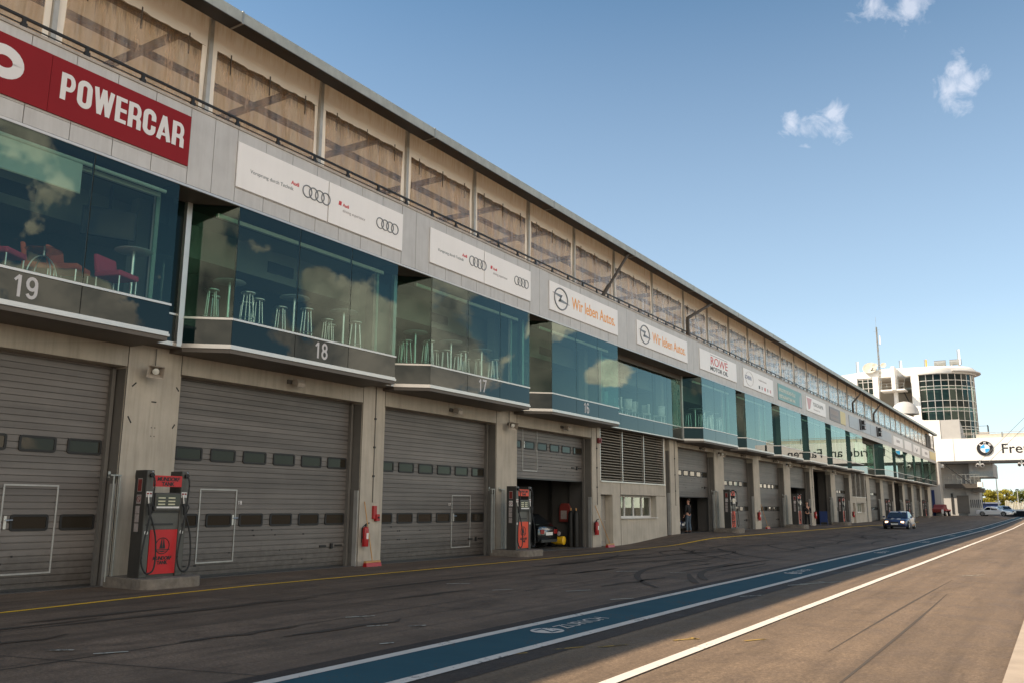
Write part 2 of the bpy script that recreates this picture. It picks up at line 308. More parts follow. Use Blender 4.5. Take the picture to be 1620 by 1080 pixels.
def paint(name, col, wear=0.55):
    mt = bpy.data.materials.new(name); mt.use_nodes = True; t = mt.node_tree; p = t.nodes['Principled BSDF']
    geo = N(t, 'ShaderNodeNewGeometry'); pos = geo.outputs['Position']
    a = noise(t, pos, 14, 8, 0.75); b_ = noise(t, pos, 1.2, 5, 0.6)
    k = math_(t, 'ADD', a, math_(t, 'MULTIPLY', math_(t, 'SUBTRACT', b_, 0.5), 0.6))
    f = ramp(t, k, [(wear, 0.0), (wear + 0.06, 0.85)])
    c = mixc(t, ramp(t, b_, [(0.35, 0.25), (0.6, 0.0)]), col, tuple(x * 0.5 for x in col))
    c = mixc(t, f, c, (0.07, 0.06, 0.05)); t.links.new(c, p.inputs['Base Color']); p.inputs['Roughness'].default_value = 0.85; p.inputs['Specular IOR Level'].default_value = 0.2
    return mt
M['pwhite'] = paint('worn_white_road_paint', (0.62, 0.56, 0.49), 0.60)
M['pwhite2'] = paint('faded_white_road_paint', (0.50, 0.48, 0.40), 0.52)
M['pblue'] = paint('worn_blue_road_paint', (0.024, 0.080, 0.104), 0.60)
M['pyellow'] = paint('worn_yellow_road_paint', (0.95, 0.56, 0.04), 0.62); M['pyellow2'] = paint('faded_yellow_road_paint', (0.34, 0.22, 0.06), 0.50)
M['skid'] = paint('tyre_rubber_mark', (0.092, 0.068, 0.050), 0.46)
M['kerbstone'] = mat('pale_concrete', (0.36, 0.29, 0.22), 0.9, var=0.15, vs=2, bump=0.4)

# ------------------------------------------------------------------ mesh helpers
class MB:
    def __init__(s): s.v = []; s.f = []; s.m = []; s.mats = []
    def mi(s, m):
        m = M[m] if isinstance(m, str) else m
        if m not in s.mats: s.mats.append(m)
        return s.mats.index(m)
    def face(s, pts, m):
        n = len(s.v); s.v += [tuple(p) for p in pts]; s.f.append(tuple(range(n, n + len(pts)))); s.m.append(s.mi(m))
    def box(s, x0, x1, y0, y1, z0, z1, m):
        n = len(s.v); k = s.mi(m)
        if x0 > x1: x0, x1 = x1, x0
        if y0 > y1: y0, y1 = y1, y0
        if z0 > z1: z0, z1 = z1, z0
        s.v += [(x0, y0, z0), (x1, y0, z0), (x1, y1, z0), (x0, y1, z0), (x0, y0, z1), (x1, y0, z1), (x1, y1, z1), (x0, y1, z1)]
        for q in ((3, 2, 1, 0), (4, 5, 6, 7), (0, 1, 5, 4), (1, 2, 6, 5), (2, 3, 7, 6), (3, 0, 4, 7)):
            s.f.append(tuple(n + i for i in q)); s.m.append(k)
    def prism(s, poly, a0, a1, axis, m, caps=True):
        """poly in the plane across axis; axis 'x','y','z'"""
        k = s.mi(m); n = len(s.v); c = len(poly)
        def P(u, v, a): return {'x': (a, u, v), 'y': (u, a, v), 'z': (u, v, a)}[axis]
        for a in (a0, a1): s.v += [P(u, v, a) for u, v in poly]
        for i in range(c):
            j = (i + 1) % c; s.f.append((n + i, n + j, n + c + j, n + c + i)); s.m.append(k)
        if caps: s.f.append(tuple(n + i for i in reversed(range(c)))); s.m.append(k); s.f.append(tuple(n + c + i for i in range(c))); s.m.append(k)
    def tube(s, pts, r, m, n=8, closed=False, caps=True):
        k = s.mi(m); pts = [Vector(p) for p in pts]; rings = []; N_ = len(pts)
        up = None
        for i, p in enumerate(pts):
            if closed: d = (pts[(i + 1) % N_] - pts[i - 1])
            else: d = (pts[min(i + 1, N_ - 1)] - pts[max(i - 1, 0)])
            d.normalize()
            if up is None: up = Vector((0, 0, 1)) if abs(d.z) < 0.9 else Vector((1, 0, 0))
            a = d.cross(up)
            if a.length < 1e-5: a = d.cross(Vector((0.3, 1, 0.2)))
            a.normalize(); b = d.cross(a); b.normalize(); up = a.cross(d) if False else up
            rr = r[i] if isinstance(r, (list, tuple)) else r
            st = len(s.v); s.v += [tuple(p + (a * math.cos(q * 2 * math.pi / n) + b * math.sin(q * 2 * math.pi / n)) * rr) for q in range(n)]; rings.append(st)
        R_ = list(range(N_ - 1)) + ([N_ - 1] if closed else [])
        for i in R_:
            a, b = rings[i], rings[(i + 1) % N_]
            for q in range(n):
                w_ = (q + 1) % n; s.f.append((a + q, a + w_, b + w_, b + q)); s.m.append(k)
        if caps and not closed:
            s.f.append(tuple(rings[0] + q for q in reversed(range(n)))); s.m.append(k)
            s.f.append(tuple(rings[-1] + q for q in range(n))); s.m.append(k)
    def cyl(s, c, r, z0, z1, m, n=16, r2=None): s.tube([(c[0], c[1], z0), (c[0], c[1], z1)], [r, r if r2 is None else r2], m, n)
    def lathe(s, prof, c, m, n=20, a0=0, a1=2 * math.pi):
        k = s.mi(m); full = abs(a1 - a0 - 2 * math.pi) < 1e-4; st = len(s.v); cols = n if full else n + 1
        for i in range(cols):
            a = a0 + (a1 - a0) * i / n
            s.v += [(c[0] + r * math.cos(a), c[1] + r * math.sin(a), c[2] + z) for r, z in prof]
        P = len(prof)
        for i in range(n):
            j = (i + 1) % cols
            for q in range(P - 1): s.f.append((st + i * P + q, st + j * P + q, st + j * P + q + 1, st + i * P + q + 1)); s.m.append(k)
    def build(s, name, parent=None, loc=None, smooth=False, world=False, bevel=0.0):
        me = bpy.data.meshes.new(name)
        off = Vector((0, 0, 0))
        if world and parent is not None:
            q = parent
            while q is not None: off = off + q.location; q = q.parent
        if loc is not None and parent is None: off = Vector(loc)
        me.from_pydata([tuple(Vector(v) - off) for v in s.v] if off.length else s.v, [], s.f)
        for m_ in s.mats: me.materials.append(m_)
        me.polygons.foreach_set('material_index', s.m); me.update()
        if smooth:
            me.shade_smooth(); me.set_sharp_from_angle(angle=R(38))
        o = bpy.data.objects.new(name, me); C.objects.link(o)
        if parent is not None: o.parent = parent
        elif loc is not None: o.location = loc
        if bevel:
            bv = o.modifiers.new('bevel', 'BEVEL'); bv.width = bevel; bv.segments = 2; bv.limit_method = 'ANGLE'; bv.angle_limit = R(40)
        return o
def tag(o, label=None, cat=None, group=None, kind=None):
    if label: o['label'] = label
    if cat: o['category'] = cat
    if group: o['group'] = group
    if kind: o['kind'] = kind
    return o
def empty(name, loc, rz=0.0, label=None, cat=None, group=None):
    o = bpy.data.objects.new(name, None); C.objects.link(o); o.location = loc; o.rotation_euler = (0, 0, rz); o.empty_display_size = 0.3
    return tag(o, label, cat, group)
def dup(o, loc=None, rz=None, label=None, parent=None, scale=None):
    c = o.copy(); C.objects.link(c)
    if parent is not None: c.parent = parent
    if loc is not None: c.location = loc
    if rz is not None: c.rotation_euler = (0, 0, rz)
    if scale is not None: c.scale = scale
    if label: c['label'] = label
    for ch in list(o.children): dup(ch, parent=c)
    return c
def text_obj(s, size, m, parent, pos, xdir=(0, 1, 0), ydir=(0, 0, 1), sx=1.0, bold=0.0, ext=0.004, align='LEFT', name='lettering', shear=0.0, space=1.0):
    cu = bpy.data.curves.new('txt', 'FONT'); cu.body = s; cu.size = size; cu.extrude = ext; cu.align_x = align; cu.align_y = 'BOTTOM_BASELINE'
    cu.offset = bold; cu.shear = shear; cu.resolution_u = 4; cu.space_character = space
    to = bpy.data.objects.new('txt', cu); C.objects.link(to)
    dg = bpy.context.evaluated_depsgraph_get(); me = bpy.data.meshes.new_from_object(to.evaluated_get(dg))
    bpy.data.objects.remove(to)
    X = Vector(xdir).normalized(); Y = Vector(ydir).normalized(); Z = X.cross(Y)
    off = Vector((0, 0, 0)); q = parent
    while q is not None: off += q.location; q = q.parent
    P = Vector(pos) - off
    for v in me.vertices: v.co = P + X * (v.co.x * sx) + Y * v.co.y + Z * v.co.z
    me.materials.clear(); me.materials.append(M[m]); me.name = name
    o = bpy.data.objects.new(name, me); C.objects.link(o); o.parent = parent
    return o
def heavy(r, word, y0, z0, H, W, gap, sw, X0, m_='inkwhite', name='lettering'):
    b = MB(); y = y0; lay = [0]
    def stroke(pts, w_, closed=False):
        pts = [p for i, p in enumerate(pts) if i == 0 or (Vector(p) - Vector(pts[i - 1])).length > 1e-4]
        if closed and (Vector(pts[0]) - Vector(pts[-1])).length < 1e-4: pts = pts[:-1]
        lay[0] += 1; x = X0 + .003 + lay[0] * .0005; n = len(pts); P = [Vector(p) for p in pts]; out = []
        for i in range(n):
            a = P[i - 1] if (i or closed) else None; c = P[(i + 1) % n] if (i < n - 1 or closed) else None
            d1 = (P[i] - a).normalized() if a is not None else None; d2 = (c - P[i]).normalized() if c is not None else None
            d1 = d1 or d2; d2 = d2 or d1; n1 = Vector((-d1.y, d1.x)); n2 = Vector((-d2.y, d2.x)); mt_ = (n1 + n2).normalized(); mt_ = mt_ / max(.45, mt_.dot(n1)) * w_ / 2
            out.append((P[i] + mt_, P[i] - mt_))
        for i in range(n if closed else n - 1):
            a, c = out[i], out[(i + 1) % n]; b.face([(x, a[1].x, a[1].y), (x, c[1].x, c[1].y), (x, c[0].x, c[0].y), (x, a[0].x, a[0].y)], m_)
    def arcp(cy, cz, ry, rz, a0, a1, n=12): return [(cy + ry * math.cos(R(a0 + (a1 - a0) * i / n)), cz + rz * math.sin(R(a0 + (a1 - a0) * i / n))) for i in range(n + 1)]
    for ch in word:
        w_ = W * {'1': .8, 'W': 1.42, 'E': .82, 'P': .98, 'A': 1.08}.get(ch, 1.0); h = sw / 2; l, r_, bt, tp_ = y + h, y + w_ - h, z0 + h * .75, z0 + H - h * .75; q = (r_ - l) / 2; cy = (l + r_) / 2
        if ch == '1': stroke([(r_ - q * .5, z0), (r_ - q * .5, z0 + H)], sw); stroke([(r_ - q * .5, z0 + H - h * .3), (l, z0 + H * .74)], sw * .8)
        elif ch == '7': stroke([(l - h, tp_), (r_, tp_), (cy - q * .5, z0)], sw)
        elif ch == '8': stroke(arcp(cy, z0 + H * .735, q * .86, H * .265 - h * .75, 0, 345, 14), sw, True); stroke(arcp(cy, z0 + H * .29, q, H * .29 - h * .75, 0, 345, 14), sw, True)
        elif ch in '69':
            u = (lambda zz: zz) if ch == '6' else (lambda zz: 2 * z0 + H - zz); v = (lambda yy: yy) if ch == '6' else (lambda yy: 2 * cy - yy)
            stroke([(v(a_), u(b2)) for a_, b2 in arcp(cy, z0 + H * .32, q, H * .32 - h * .75, 0, 345, 14)], sw, True); stroke([(v(a_), u(b2)) for a_, b2 in [(l, z0 + H * .32), (l, z0 + H * .62)] + arcp(cy, z0 + H * .68, q, H * .32 - h * .75, 180, 25, 8)], sw)
        elif ch == 'O': qz = min(q, (tp_ - bt) / 2 - .001); stroke(arcp(cy, tp_ - qz, q, qz, 0, 180) + arcp(cy, bt + qz, q, qz, 180, 360), sw, True)
        elif ch == 'C': stroke([(r_, z0 + H * .60)] + arcp(cy, tp_ - q, q, q, 0, 180) + arcp(cy, bt + q, q, q, 180, 360) + [(r_, z0 + H * .40)], sw)
        elif ch in 'PR':
            stroke([(l, z0), (l, z0 + H)], sw); zm = z0 + H * .43; rr_ = (tp_ - zm) / 2; stroke([(l, tp_), (r_ - q * .8, tp_)] + arcp(r_ - q * .8, (tp_ + zm) / 2, q * .8, rr_, 90, -90) + [(l, zm)], sw * .82)
            if ch == 'R': stroke([(r_ - q * .35, zm), (r_, zm - H * .1), (r_, z0)], sw * .95)
        elif ch == 'E':
            stroke([(l, z0), (l, z0 + H)], sw)
            for zz in (z0 + sw * .37, z0 + H * .5, z0 + H - sw * .37): stroke([(l, zz), (y + w_, zz)], sw * .74)
        elif ch == 'W': 
            p = [(y + h * .8, z0 + H), (y + w_ * .29, z0), (y + w_ * .5, z0 + H), (y + w_ * .71, z0), (y + w_ - h * .8, z0 + H)]
            for i in range(4): stroke([p[i], p[i + 1]], sw * .86)
        elif ch == 'A': stroke([(y + h * .7, z0), (cy, z0 + H)], sw * .95); stroke([(y + w_ - h * .7, z0), (cy, z0 + H)], sw * .95); stroke([(cy - q * .6, z0 + H * .25), (cy + q * .6, z0 + H * .25)], sw * .6)
        y += w_ + gap
    o = b.build(name, r, world=True); return o
def sm(u): u = max(0.0, min(1.0, u)); return u * u * (3 - 2 * u)
def gz(x, y):
    z = 0.0052 * max(0.0, y - 85) if y < 260 else 0.91
    a = 0.32 * sm((y - 34.3) / 7.2) * sm((-12.4 - x) / 3.4)
    b = 0.32 * sm((y - 118) / 22) * sm((-7.6 - x) / 1.5)
    return z + max(a, b)
# ------------------------------------------------------------------ ground, lane, markings
def strip(name, x0, x1, y0, y1, m, dz, kind='structure', dy=2.0, wob=0.0):
    b = MB(); k = b.mi(m); ys = []
    y = y0
    while y < y1: ys.append(y); y += dy if y < 200 else 12
    ys.append(y1)
    nx = max(1, int((x1 - x0) / 1.0)); n0 = len(b.v)
    for y in ys:
        for i in range(nx + 1):
            x = x0 + (x1 - x0) * i / nx
            xx = x + (wob * math.sin(y * 1.7 + 5) if i in (0, nx) else 0)
            b.v.append((xx, y, gz(x, y) + dz))
    for j in range(len(ys) - 1):
        for i in range(nx):
            a = j * (nx + 1) + i; b.f.append((a, a + 1, a + nx + 2, a + nx + 1)); b.m.append(k)
    o = b.build(name); return tag(o, kind=kind)
def axis_vals(segs):
    out = []
    for a, b, s in segs:
        x = a
        while x < b - 1e-6: out.append(x); x += s
    out.append(segs[-1][1]); return out
gx = axis_vals([(-2500, -300, 1100), (-300, -60, 80), (-60, -17.5, 8.5), (-17.5, -6.5, 0.5), (-6.5, 10, 3.3), (10, 60, 25), (60, 300, 120), (300, 2700, 1200)])
gy = axis_vals([(-400, -20, 190), (-20, 34, 6), (34, 42, 0.8), (42, 84, 6), (84, 260, 8), (260, 600, 170), (600, 4200, 1200)])
b = MB(); k = b.mi('apron')
for y in gy:
    for x in gx: b.v.append((x, y, gz(x, y)))
nx = len(gx)
for j in range(len(gy) - 1):
    for i in range(nx - 1):
        a = j * nx + i; b.f.append((a, a + 1, a + nx + 1, a + nx)); b.m.append(k)
tag(b.build('ground', smooth=True), kind='structure')
strip('pit_lane', -6.63, -0.62, -20, 420, 'lane', 0.006)
strip('lane_border_strip', -6.63, -4.9, -20, 420, 'darklane', 0.010)
strip('blue_lane', -6.24, -5.34, -20, 400, 'pblue', 0.014)
strip('white_line', -6.37, -6.22, -20, 400, 'pwhite', 0.018, wob=0.004)
strip('white_line', -5.38, -5.23, -20, 400, 'pwhite', 0.018, wob=0.004)
strip('white_line', -3.76, -3.62, -20, 400, 'pwhite', 0.018, wob=0.004)
strip('concrete_verge', -0.62, 2.4, -20, 400, 'kerbstone', 0.03)
def flat_quads(name, quads, m, dz):
    b = MB()
    for q in quads: b.face([(x, y, gz(x, y) + dz) for x, y in q], m)
    return tag(b.build(name), kind='structure')
def path_strip(pts, wd):
    qs = []
    P = [Vector((x, y)) for x, y in pts]
    nrm = []
    for i in range(len(P)):
        d = (P[min(i + 1, len(P) - 1)] - P[max(i - 1, 0)]).normalized(); nrm.append(Vector((-d.y, d.x)))
    for i in range(len(P) - 1):
        w0 = wd[i] if isinstance(wd, list) else wd; w1 = wd[i + 1] if isinstance(wd, list) else wd
        a = P[i] + nrm[i] * w0 / 2; b_ = P[i] - nrm[i] * w0 / 2; c = P[i + 1] - nrm[i + 1] * w1 / 2; d = P[i + 1] + nrm[i + 1] * w1 / 2
        qs.append([tuple(b_), tuple(c), tuple(d), tuple(a)] if (c - b_).x * (a - b_).y - (c - b_).y * (a - b_).x > 0 else [tuple(a), tuple(d), tuple(c), tuple(b_)])
    return qs
yl = [(-13.4, 3), (-13.5, 6.7), (-13.9, 10), (-14.05, 12.5), (-14.0, 18), (-13.95, 24), (-14.0, 29), (-14.15, 31), (-14.3, 34)] + [(-14.25 + 0.0 * i, 37 + 3 * i) for i in range(16)] + [(-13.8, 90), (-13.6, 110)]
yd = []
for i in range(len(yl) - 1):
    for k_ in range(6): yd.append((yl[i][0] + (yl[i + 1][0] - yl[i][0]) * k_ / 6, yl[i][1] + (yl[i + 1][1] - yl[i][1]) * k_ / 6))
flat_quads('yellow_line', path_strip(yd, 0.11), 'pyellow', 0.006)
# short setting-out dashes for the pit crews
dash = []
for (x, y, ln, wd, a) in [(-5.27, 8.4, .38, .05, 60), (-4.95, 9.1, .42, .05, 62), (-4.6, 9.55, .42, .06, 62), (-4.08, 10.5, .36, .06, 60), (-4.02, 10.65, .16, .06, 150), (-3.35, 10.95, .35, .05, 62),
                          ]:
    dx, dy = math.cos(R(a)) * ln / 2, math.sin(R(a)) * ln / 2; px, py = -math.sin(R(a)) * wd / 2, math.cos(R(a)) * wd / 2
    dash.append([(x - dx - px, y - dy - py), (x + dx - px, y + dy - py), (x + dx + px, y + dy + py), (x - dx + px, y - dy + py)])
flat_quads('yellow_dashes', dash, 'pyellow2', 0.0125)
dash = []
for (x, y, ln, wd, a) in [(-8.85, 9.9, .45, .06, 62), (-10.9, 15.2, .5, .07, 50), (-8.0, 9.3, .3, .05, 60), (-9.4, 14.6, .45, .05, 62), (-9.5, 20.6, .6, .07, 50), (-8.1, 15.3, .6, .05, 62), (-6.75, 14.4, .5, .06, 62), (-7.55, 9.6, .25, .06, 60),
                          (-5.0, 16.3, .6, .06, 62), (-4.9, 19.2, .6, .06, 62), (-4.7, 19.8, .9, .06, 62), (-4.6, 20.2, .28, .06, 150), (-4.45, 20.3, .6, .05, 62), (-4.75, 24.3, .8, .06, 62), (-4.6, 27.5, .8, .06, 62), (-4.3, 44, 1.2, .1, 62), (-2.0, 24.5, .9, .05, 62), (-6.9, 8.2, .18, .05, 62), (-9.55, 5.8, .25, .06, 40), (-8.95, 6.0, .35, .05, 60), (-8.3, 21, .5, .05, 60)]:
    dx, dy = math.cos(R(a)) * ln / 2, math.sin(R(a)) * ln / 2; px, py = -math.sin(R(a)) * wd / 2, math.cos(R(a)) * wd / 2
    dash.append([(x - dx - px, y - dy - py), (x + dx - px, y + dy - py), (x + dx + px, y + dy + py), (x - dx + px, y - dy + py)])
flat_quads('white_dashes', dash, 'pwhite2', 0.0125)
# slab joints and curved skid marks on the apron
js = []
for x in (-8.95, -11.6):
    js += path_strip([(x + 0.02 * math.sin(i * 1.3), -5 + i * 2.0) for i in range(60)], 0.022)
for y in range(-2, 90, 6):
    js += path_strip([(-13.6 + i * 1.0, y + 0.3 + 0.25 * i) for i in range(8)], 0.016)
flat_quads('slab_joints', js, 'seam', 0.005)
sk = []; rs = random.Random(5)
def arc(cx, cy, r, a0, a1, wd=0.16, track=1.5, n=16):
    for rr in (r, r + track) if track else (r,):
        sk.extend(path_strip([(cx + rr * math.cos(R(a0 + (a1 - a0) * i / n)), cy + rr * math.sin(R(a0 + (a1 - a0) * i / n))) for i in range(n + 1)], [wd * .75 * (0.4 + 0.6 * math.sin(math.pi * min(1, max(0.05, i / n)))) for i in range(n + 1)]))
for i in range(34):
    y0 = 14 + rs.random() * 75; x0 = -13.5 + rs.random() * 5.5; sgn = rs.choice((-1, 1)); r = 5 + rs.random() * 22
    a = rs.uniform(-22, 22); da = rs.uniform(12, 45) * 12 / r
    if sgn > 0: arc(x0 - r, y0, r, a, a + da, 0.13 + .1 * rs.random(), rs.choice((0, 1.5)))
    else: arc(x0 + r, y0, r, 180 + a, 180 + a + da, 0.13 + .1 * rs.random(), rs.choice((0, 1.5)))
arc(-9.7, 31, 3.0, 60, 230, 0.2, 0); arc(-9.0, 34, 7.0, 30, 110, .2, 1.5);
for k_ in range(24):
    x = -13 + rs.random() * 5.5; y = 2 + rs.random() * 30; ln = 1 + rs.random() * 4
    sk.extend(path_strip([(x + 0.03 * q * (rs.random() - .5) + q * 0.02, y + ln * q / 8) for q in range(9)], [0.03 + 0.12 * math.sin(math.pi * q / 8) for q in range(9)]))
sk = [q for q in sk if all(-14.0 < p[0] < -6.7 for p in q)]
for k_ in range(2):
    x = -2.6 + rs.random() * 1; y = 6 + rs.random() * 16
    sk.extend(path_strip([(x + 0.002 * q * q * (k_ % 2 - .5), y + 1.1 * q) for q in range(12)], [0.01 + 0.03 * math.sin(math.pi * q / 11) for q in range(12)]))

flat_quads('tyre_marks', sk, 'skid', 0.0085)
# writing on the blue lane
pl = empty('lane_lettering', (-5.8, 0, 0)); pl['kind'] = 'structure'
for i, yy in enumerate([9.92 + 12.3 * q for q in range(10)]):
    z = gz(-5.8, yy) + 0.0205
    b = MB(); cx, cy, r = -5.83, yy + 0.22, 0.22
    ring = [(cx + r * math.cos(a * math.pi / 16), cy + r * 1.05 * math.sin(a * math.pi / 16), z) for a in range(32)]
    b.face(ring, 'pwhite'); b.build('lane_emblem', pl, world=True)
    text_obj('Z', 0.42, 'pblue', pl, (-5.69, yy + 0.10, z + 0.002), (0, 1, 0), (-1, 0, 0), 0.85, 0.006, 0.0, name='lane_emblem_letter')
    text_obj('ZURICH', 0.36, 'pwhite', pl, (-5.72, yy + 0.56, z), (0, 1, 0), (-1, 0, 0), 1.0, 0.0, 0.0)

# ------------------------------------------------------------------ PIT BUILDING
XP, XD, XF, XR = -16.24, -16.63, -15.05, -15.82      # pillar face, door plane, bay / fascia plane, recessed glazing plane
PB = empty('pit_building', (-16.24, 0, 0), 0, 'long grey two storey pit building with ribbed garage doors, glazed upper bays and tarpaulin-sided terrace', 'building')
def part(b, name, parent=None, **kw): return b.build(name, parent or PB, world=True, **kw)
# (y0,y1,floor,top,raised,windows,wicket y0, tagno)
DOORS = [(4.6, 10.68, 0, 4.44, 0, 6, 8.64, None), (12.0, 17.95, 0, 4.44, 0, 6, 13.02, '18'), (18.9, 24.75, 0, 4.44, 0, 6, 22.75, '17'), (26.1, 31.95, 0, 4.44, 2.61, 6, 27.1, None),
         (41.6, 47.0, .32, 4.66, 1.83, 6, None, None), (48.64, 54.3, .32, 4.66, 0, 6, None, None), (55.6, 61.45, .32, 4.66, 0, 6, None, None), (63.1, 68.9, .32, 4.66, 2.8, 6, None, None),
         (70.1, 76.1, .32, 4.66, 4.2, 6, None, None), (77.8, 83.6, .32, 4.66, 0, 6, None, None), (93.6, 99.8, .37, 4.7, 0, 6, None, None), (101.5, 107.9, .42, 4.7, 0, 6, None, None),
         (109.1, 115.2, .45, 4.7, 4.2, 6, None, None), (116.8, 122.7, .50, 4.75, 0, 6, None, None), (124.4, 130.8, .53, 4.75, 0, 6, None, None), (132.4, 139.0, .56, 4.8, 0, 6, None, None)]
PILL = [(-3, 4.6), (10.68, 12.0), (17.95, 18.9), (24.75, 26.1), (31.95, 32.74), (40.45, 41.6), (47.0, 48.64), (54.3, 55.6), (61.45, 63.1), (68.9, 70.1), (76.1, 77.8), (83.6, 84.76), (91.9, 93.6), (99.8, 101.5), (107.9, 109.1), (115.2, 116.8), (122.7, 124.4), (130.8, 132.4), (139.0, 142.2)]
for (a, b_) in PILL:
    b = MB(); z0 = gz(XP, (a + b_) / 2) - 0.3
    b.box(XD - 0.03, XP, a, b_, z0, 5.0, 'wall'); b.box(-17.3, XD - 0.031, a + .002, b_ - .002, z0, 5.0, 'inner')
    # reveal lining at the right end of the door to the left of this pillar, with a pale guide-rail guard
    if a > 3:
        b.box(-16.66, XP - 0.03, a - 0.012, a - 0.002, z0, 4.4, 'reveal')
        b.box(XP - 0.16, XP - 0.02, a - 0.05, a - 0.013, z0, gz(XP, a) + 2.02, 'guard')
        b.box(XD - 0.0, XD + 0.10, a - 0.13, a - 0.052, z0, 4.4, 'reveal')
        b.box(XP, XP + 0.004, a - 0.0, a + 0.015, z0, 5.0, 'seam'); b.box(XP, XP + 0.004, b_ - 0.015, b_, 4.4, 5.0, 'seam')
    if b_ - a < 1.2 and a < 80:   # downpipe / cable
        b.tube([(XP + 0.02, (a + b_) / 2 + 0.05, 5.0), (XP + 0.02, (a + b_) / 2 + 0.05, 1.7)], 0.012, 'reveal', 6)
        for zz in (4.0, 3.2, 2.4): b.box(XP, XP + 0.04, (a + b_) / 2 + 0.02, (a + b_) / 2 + 0.08, zz, zz + 0.05, 'dark')
    part(b, 'pillar')
for (y0, y1, fl, top, raised, nw, wy, num) in DOORS:
    b = MB(); b.box(-17.3, XP - 0.002, y0, y1, top, 5.0, 'wall'); part(b, 'lintel')
    # ribbed sectional door
    cur_top = top; z0 = fl + raised + 0.02
    ns = 0; b = MB(); k = b.mi('door')
    zz = z0; prof = []
    while zz < cur_top + 0.1 and raised < 4:
        ze = min(zz + 0.125, cur_top + 0.1)
        prof += [(XD, zz), (XD, ze - 0.018), (XD - 0.030, ze - 0.016), (XD - 0.030, ze - 0.003)]; zz = ze; ns += 1
    dr = None
    if prof:
        b.prism([(x, z) for x, z in prof] + [(XD - 0.05, cur_top + 0.1), (XD - 0.05, z0)], y0 - 0.1, y1 + 0.1, 'y', 'door')
        b.box(XD + 0.001, XD + 0.02, y0, y1 - 0.06, z0 - 0.02, z0 + 0.03, 'dark')
        dr = part(b, 'garage_door')
    wr = [z0 + 1.10 - 0.02, z0 + 2.59 - 0.02]
    if raised and y0 < 60: wr = [z0 + 1.08]
    if raised > 2.7: wr = []
    if y0 > 60 and raised == 0 and y0 < 63: pass
    if y0 > 76 and raised == 0: wr = [z0 + 1.10, z0 + 2.59]
    if dr:
        if y0 < 100:
            for z in wr:
                for i in range(nw):
                    ya = y1 - 0.9 - 0.955 * i
                    if ya < y0 + 0.05: continue
                    b = MB(); pl_ = []
                    x = XD + 0.022
                    def rr(ya_, yb_, za_, zb_, r_):
                        o_ = []
                        for cx_, cy_, s0 in ((yb_ - r_, zb_ - r_, 0), (ya_ + r_, zb_ - r_, 90), (ya_ + r_, za_ + r_, 180), (yb_ - r_, za_ + r_, 270)):
                            for q in range(4): o_.append((cx_ + r_ * math.cos(R(s0 + q * 30)), cy_ + r_ * math.sin(R(s0 + q * 30))))
                        return o_
                    A = rr(ya, ya + 0.73, z, z + 0.31, 0.06); B = rr(ya + 0.045, ya + 0.685, z + 0.045, z + 0.265, 0.03); kk = b.mi('black')
                    n0 = len(b.v); b.v += [(x, p[0], p[1]) for p in A] + [(x, p[0], p[1]) for p in B] + [(XD - 0.005, p[0], p[1]) for p in A] + [(x - 0.012, p[0], p[1]) for p in B]
                    for q in range(16):
                        w_ = (q + 1) % 16; b.f.append((n0 + q, n0 + w_, n0 + 16 + w_, n0 + 16 + q)); b.m.append(kk); b.f.append((n0 + 32 + q, n0 + 32 + w_, n0 + w_, n0 + q)); b.m.append(kk); b.f.append((n0 + 16 + q, n0 + 16 + w_, n0 + 48 + w_, n0 + 48 + q)); b.m.append(kk)
                    b.face([(x - 0.012, p[0], p[1]) for p in B], 'doorpane')
                    part(b, 'door_window', dr)
        if wy:
            b = MB(); wz = z0 + 0.28; x1 = XD + 0.016; wz1 = z0 + 1.95
            for (p, q, r_, s_) in ((wy, wy + 1.06, wz, wz + 0.03), (wy, wy + 1.06, wz1 - 0.03, wz1), (wy, wy + 0.03, wz + 0.03, wz1 - 0.03), (wy + 1.03, wy + 1.06, wz + 0.03, wz1 - 0.03)): b.box(XD - 0.01, x1, p, q, r_, s_, 'guard')
            part(b, 'wicket_door_frame', dr)
            b = MB(); hy = wy + 0.08 if num != '18' else wy + 0.96
            b.box(XD, XD + 0.035, hy - 0.02, hy + 0.03, z0 + 1.12, z0 + 1.36, 'frame'); b.tube([(XD + 0.05, hy, z0 + 1.28), (XD + 0.06, hy + 0.13, z0 + 1.285)], 0.012, 'chrome'); part(b, 'door_handle', dr)
            if num: text_obj(num, 0.13, 'inkwhite', dr, (XD + 0.004, wy + (1.1 if num == '18' else -0.18), z0 + 1.60), name='door_number')
        rg = random.Random(int(y0)); b = MB()
        for _ in range(10 if y0 < 60 else 0):
            ya = rg.uniform(y0 + 0.3, y1 - 0.8); za = z0 + rg.choice((0.22, 0.47, 0.60, 0.85, 0.97)); b.box(XD + 0.001, XD + 0.006, ya, ya + rg.uniform(0.03, 0.07), za, za + 0.035, 'black')
        if y0 < 60 and not (num is None and y0 < 6):
            b.box(XD + 0.001, XD + 0.03, y1 - 1.05, y1 - 0.82, z0 + 0.51, z0 + 0.56, 'black'); b.box(XD + 0.001, XD + 0.04, y1 - 0.66, y1 - 0.58, z0 + 0.46, z0 + 0.60, 'black'); b.box(XD + 0.001, XD + 0.03, y1 - 0.48, y1 - 0.22, z0 + 0.52, z0 + 0.56, 'black')
        if b.v: part(b, 'door_latch', dr)
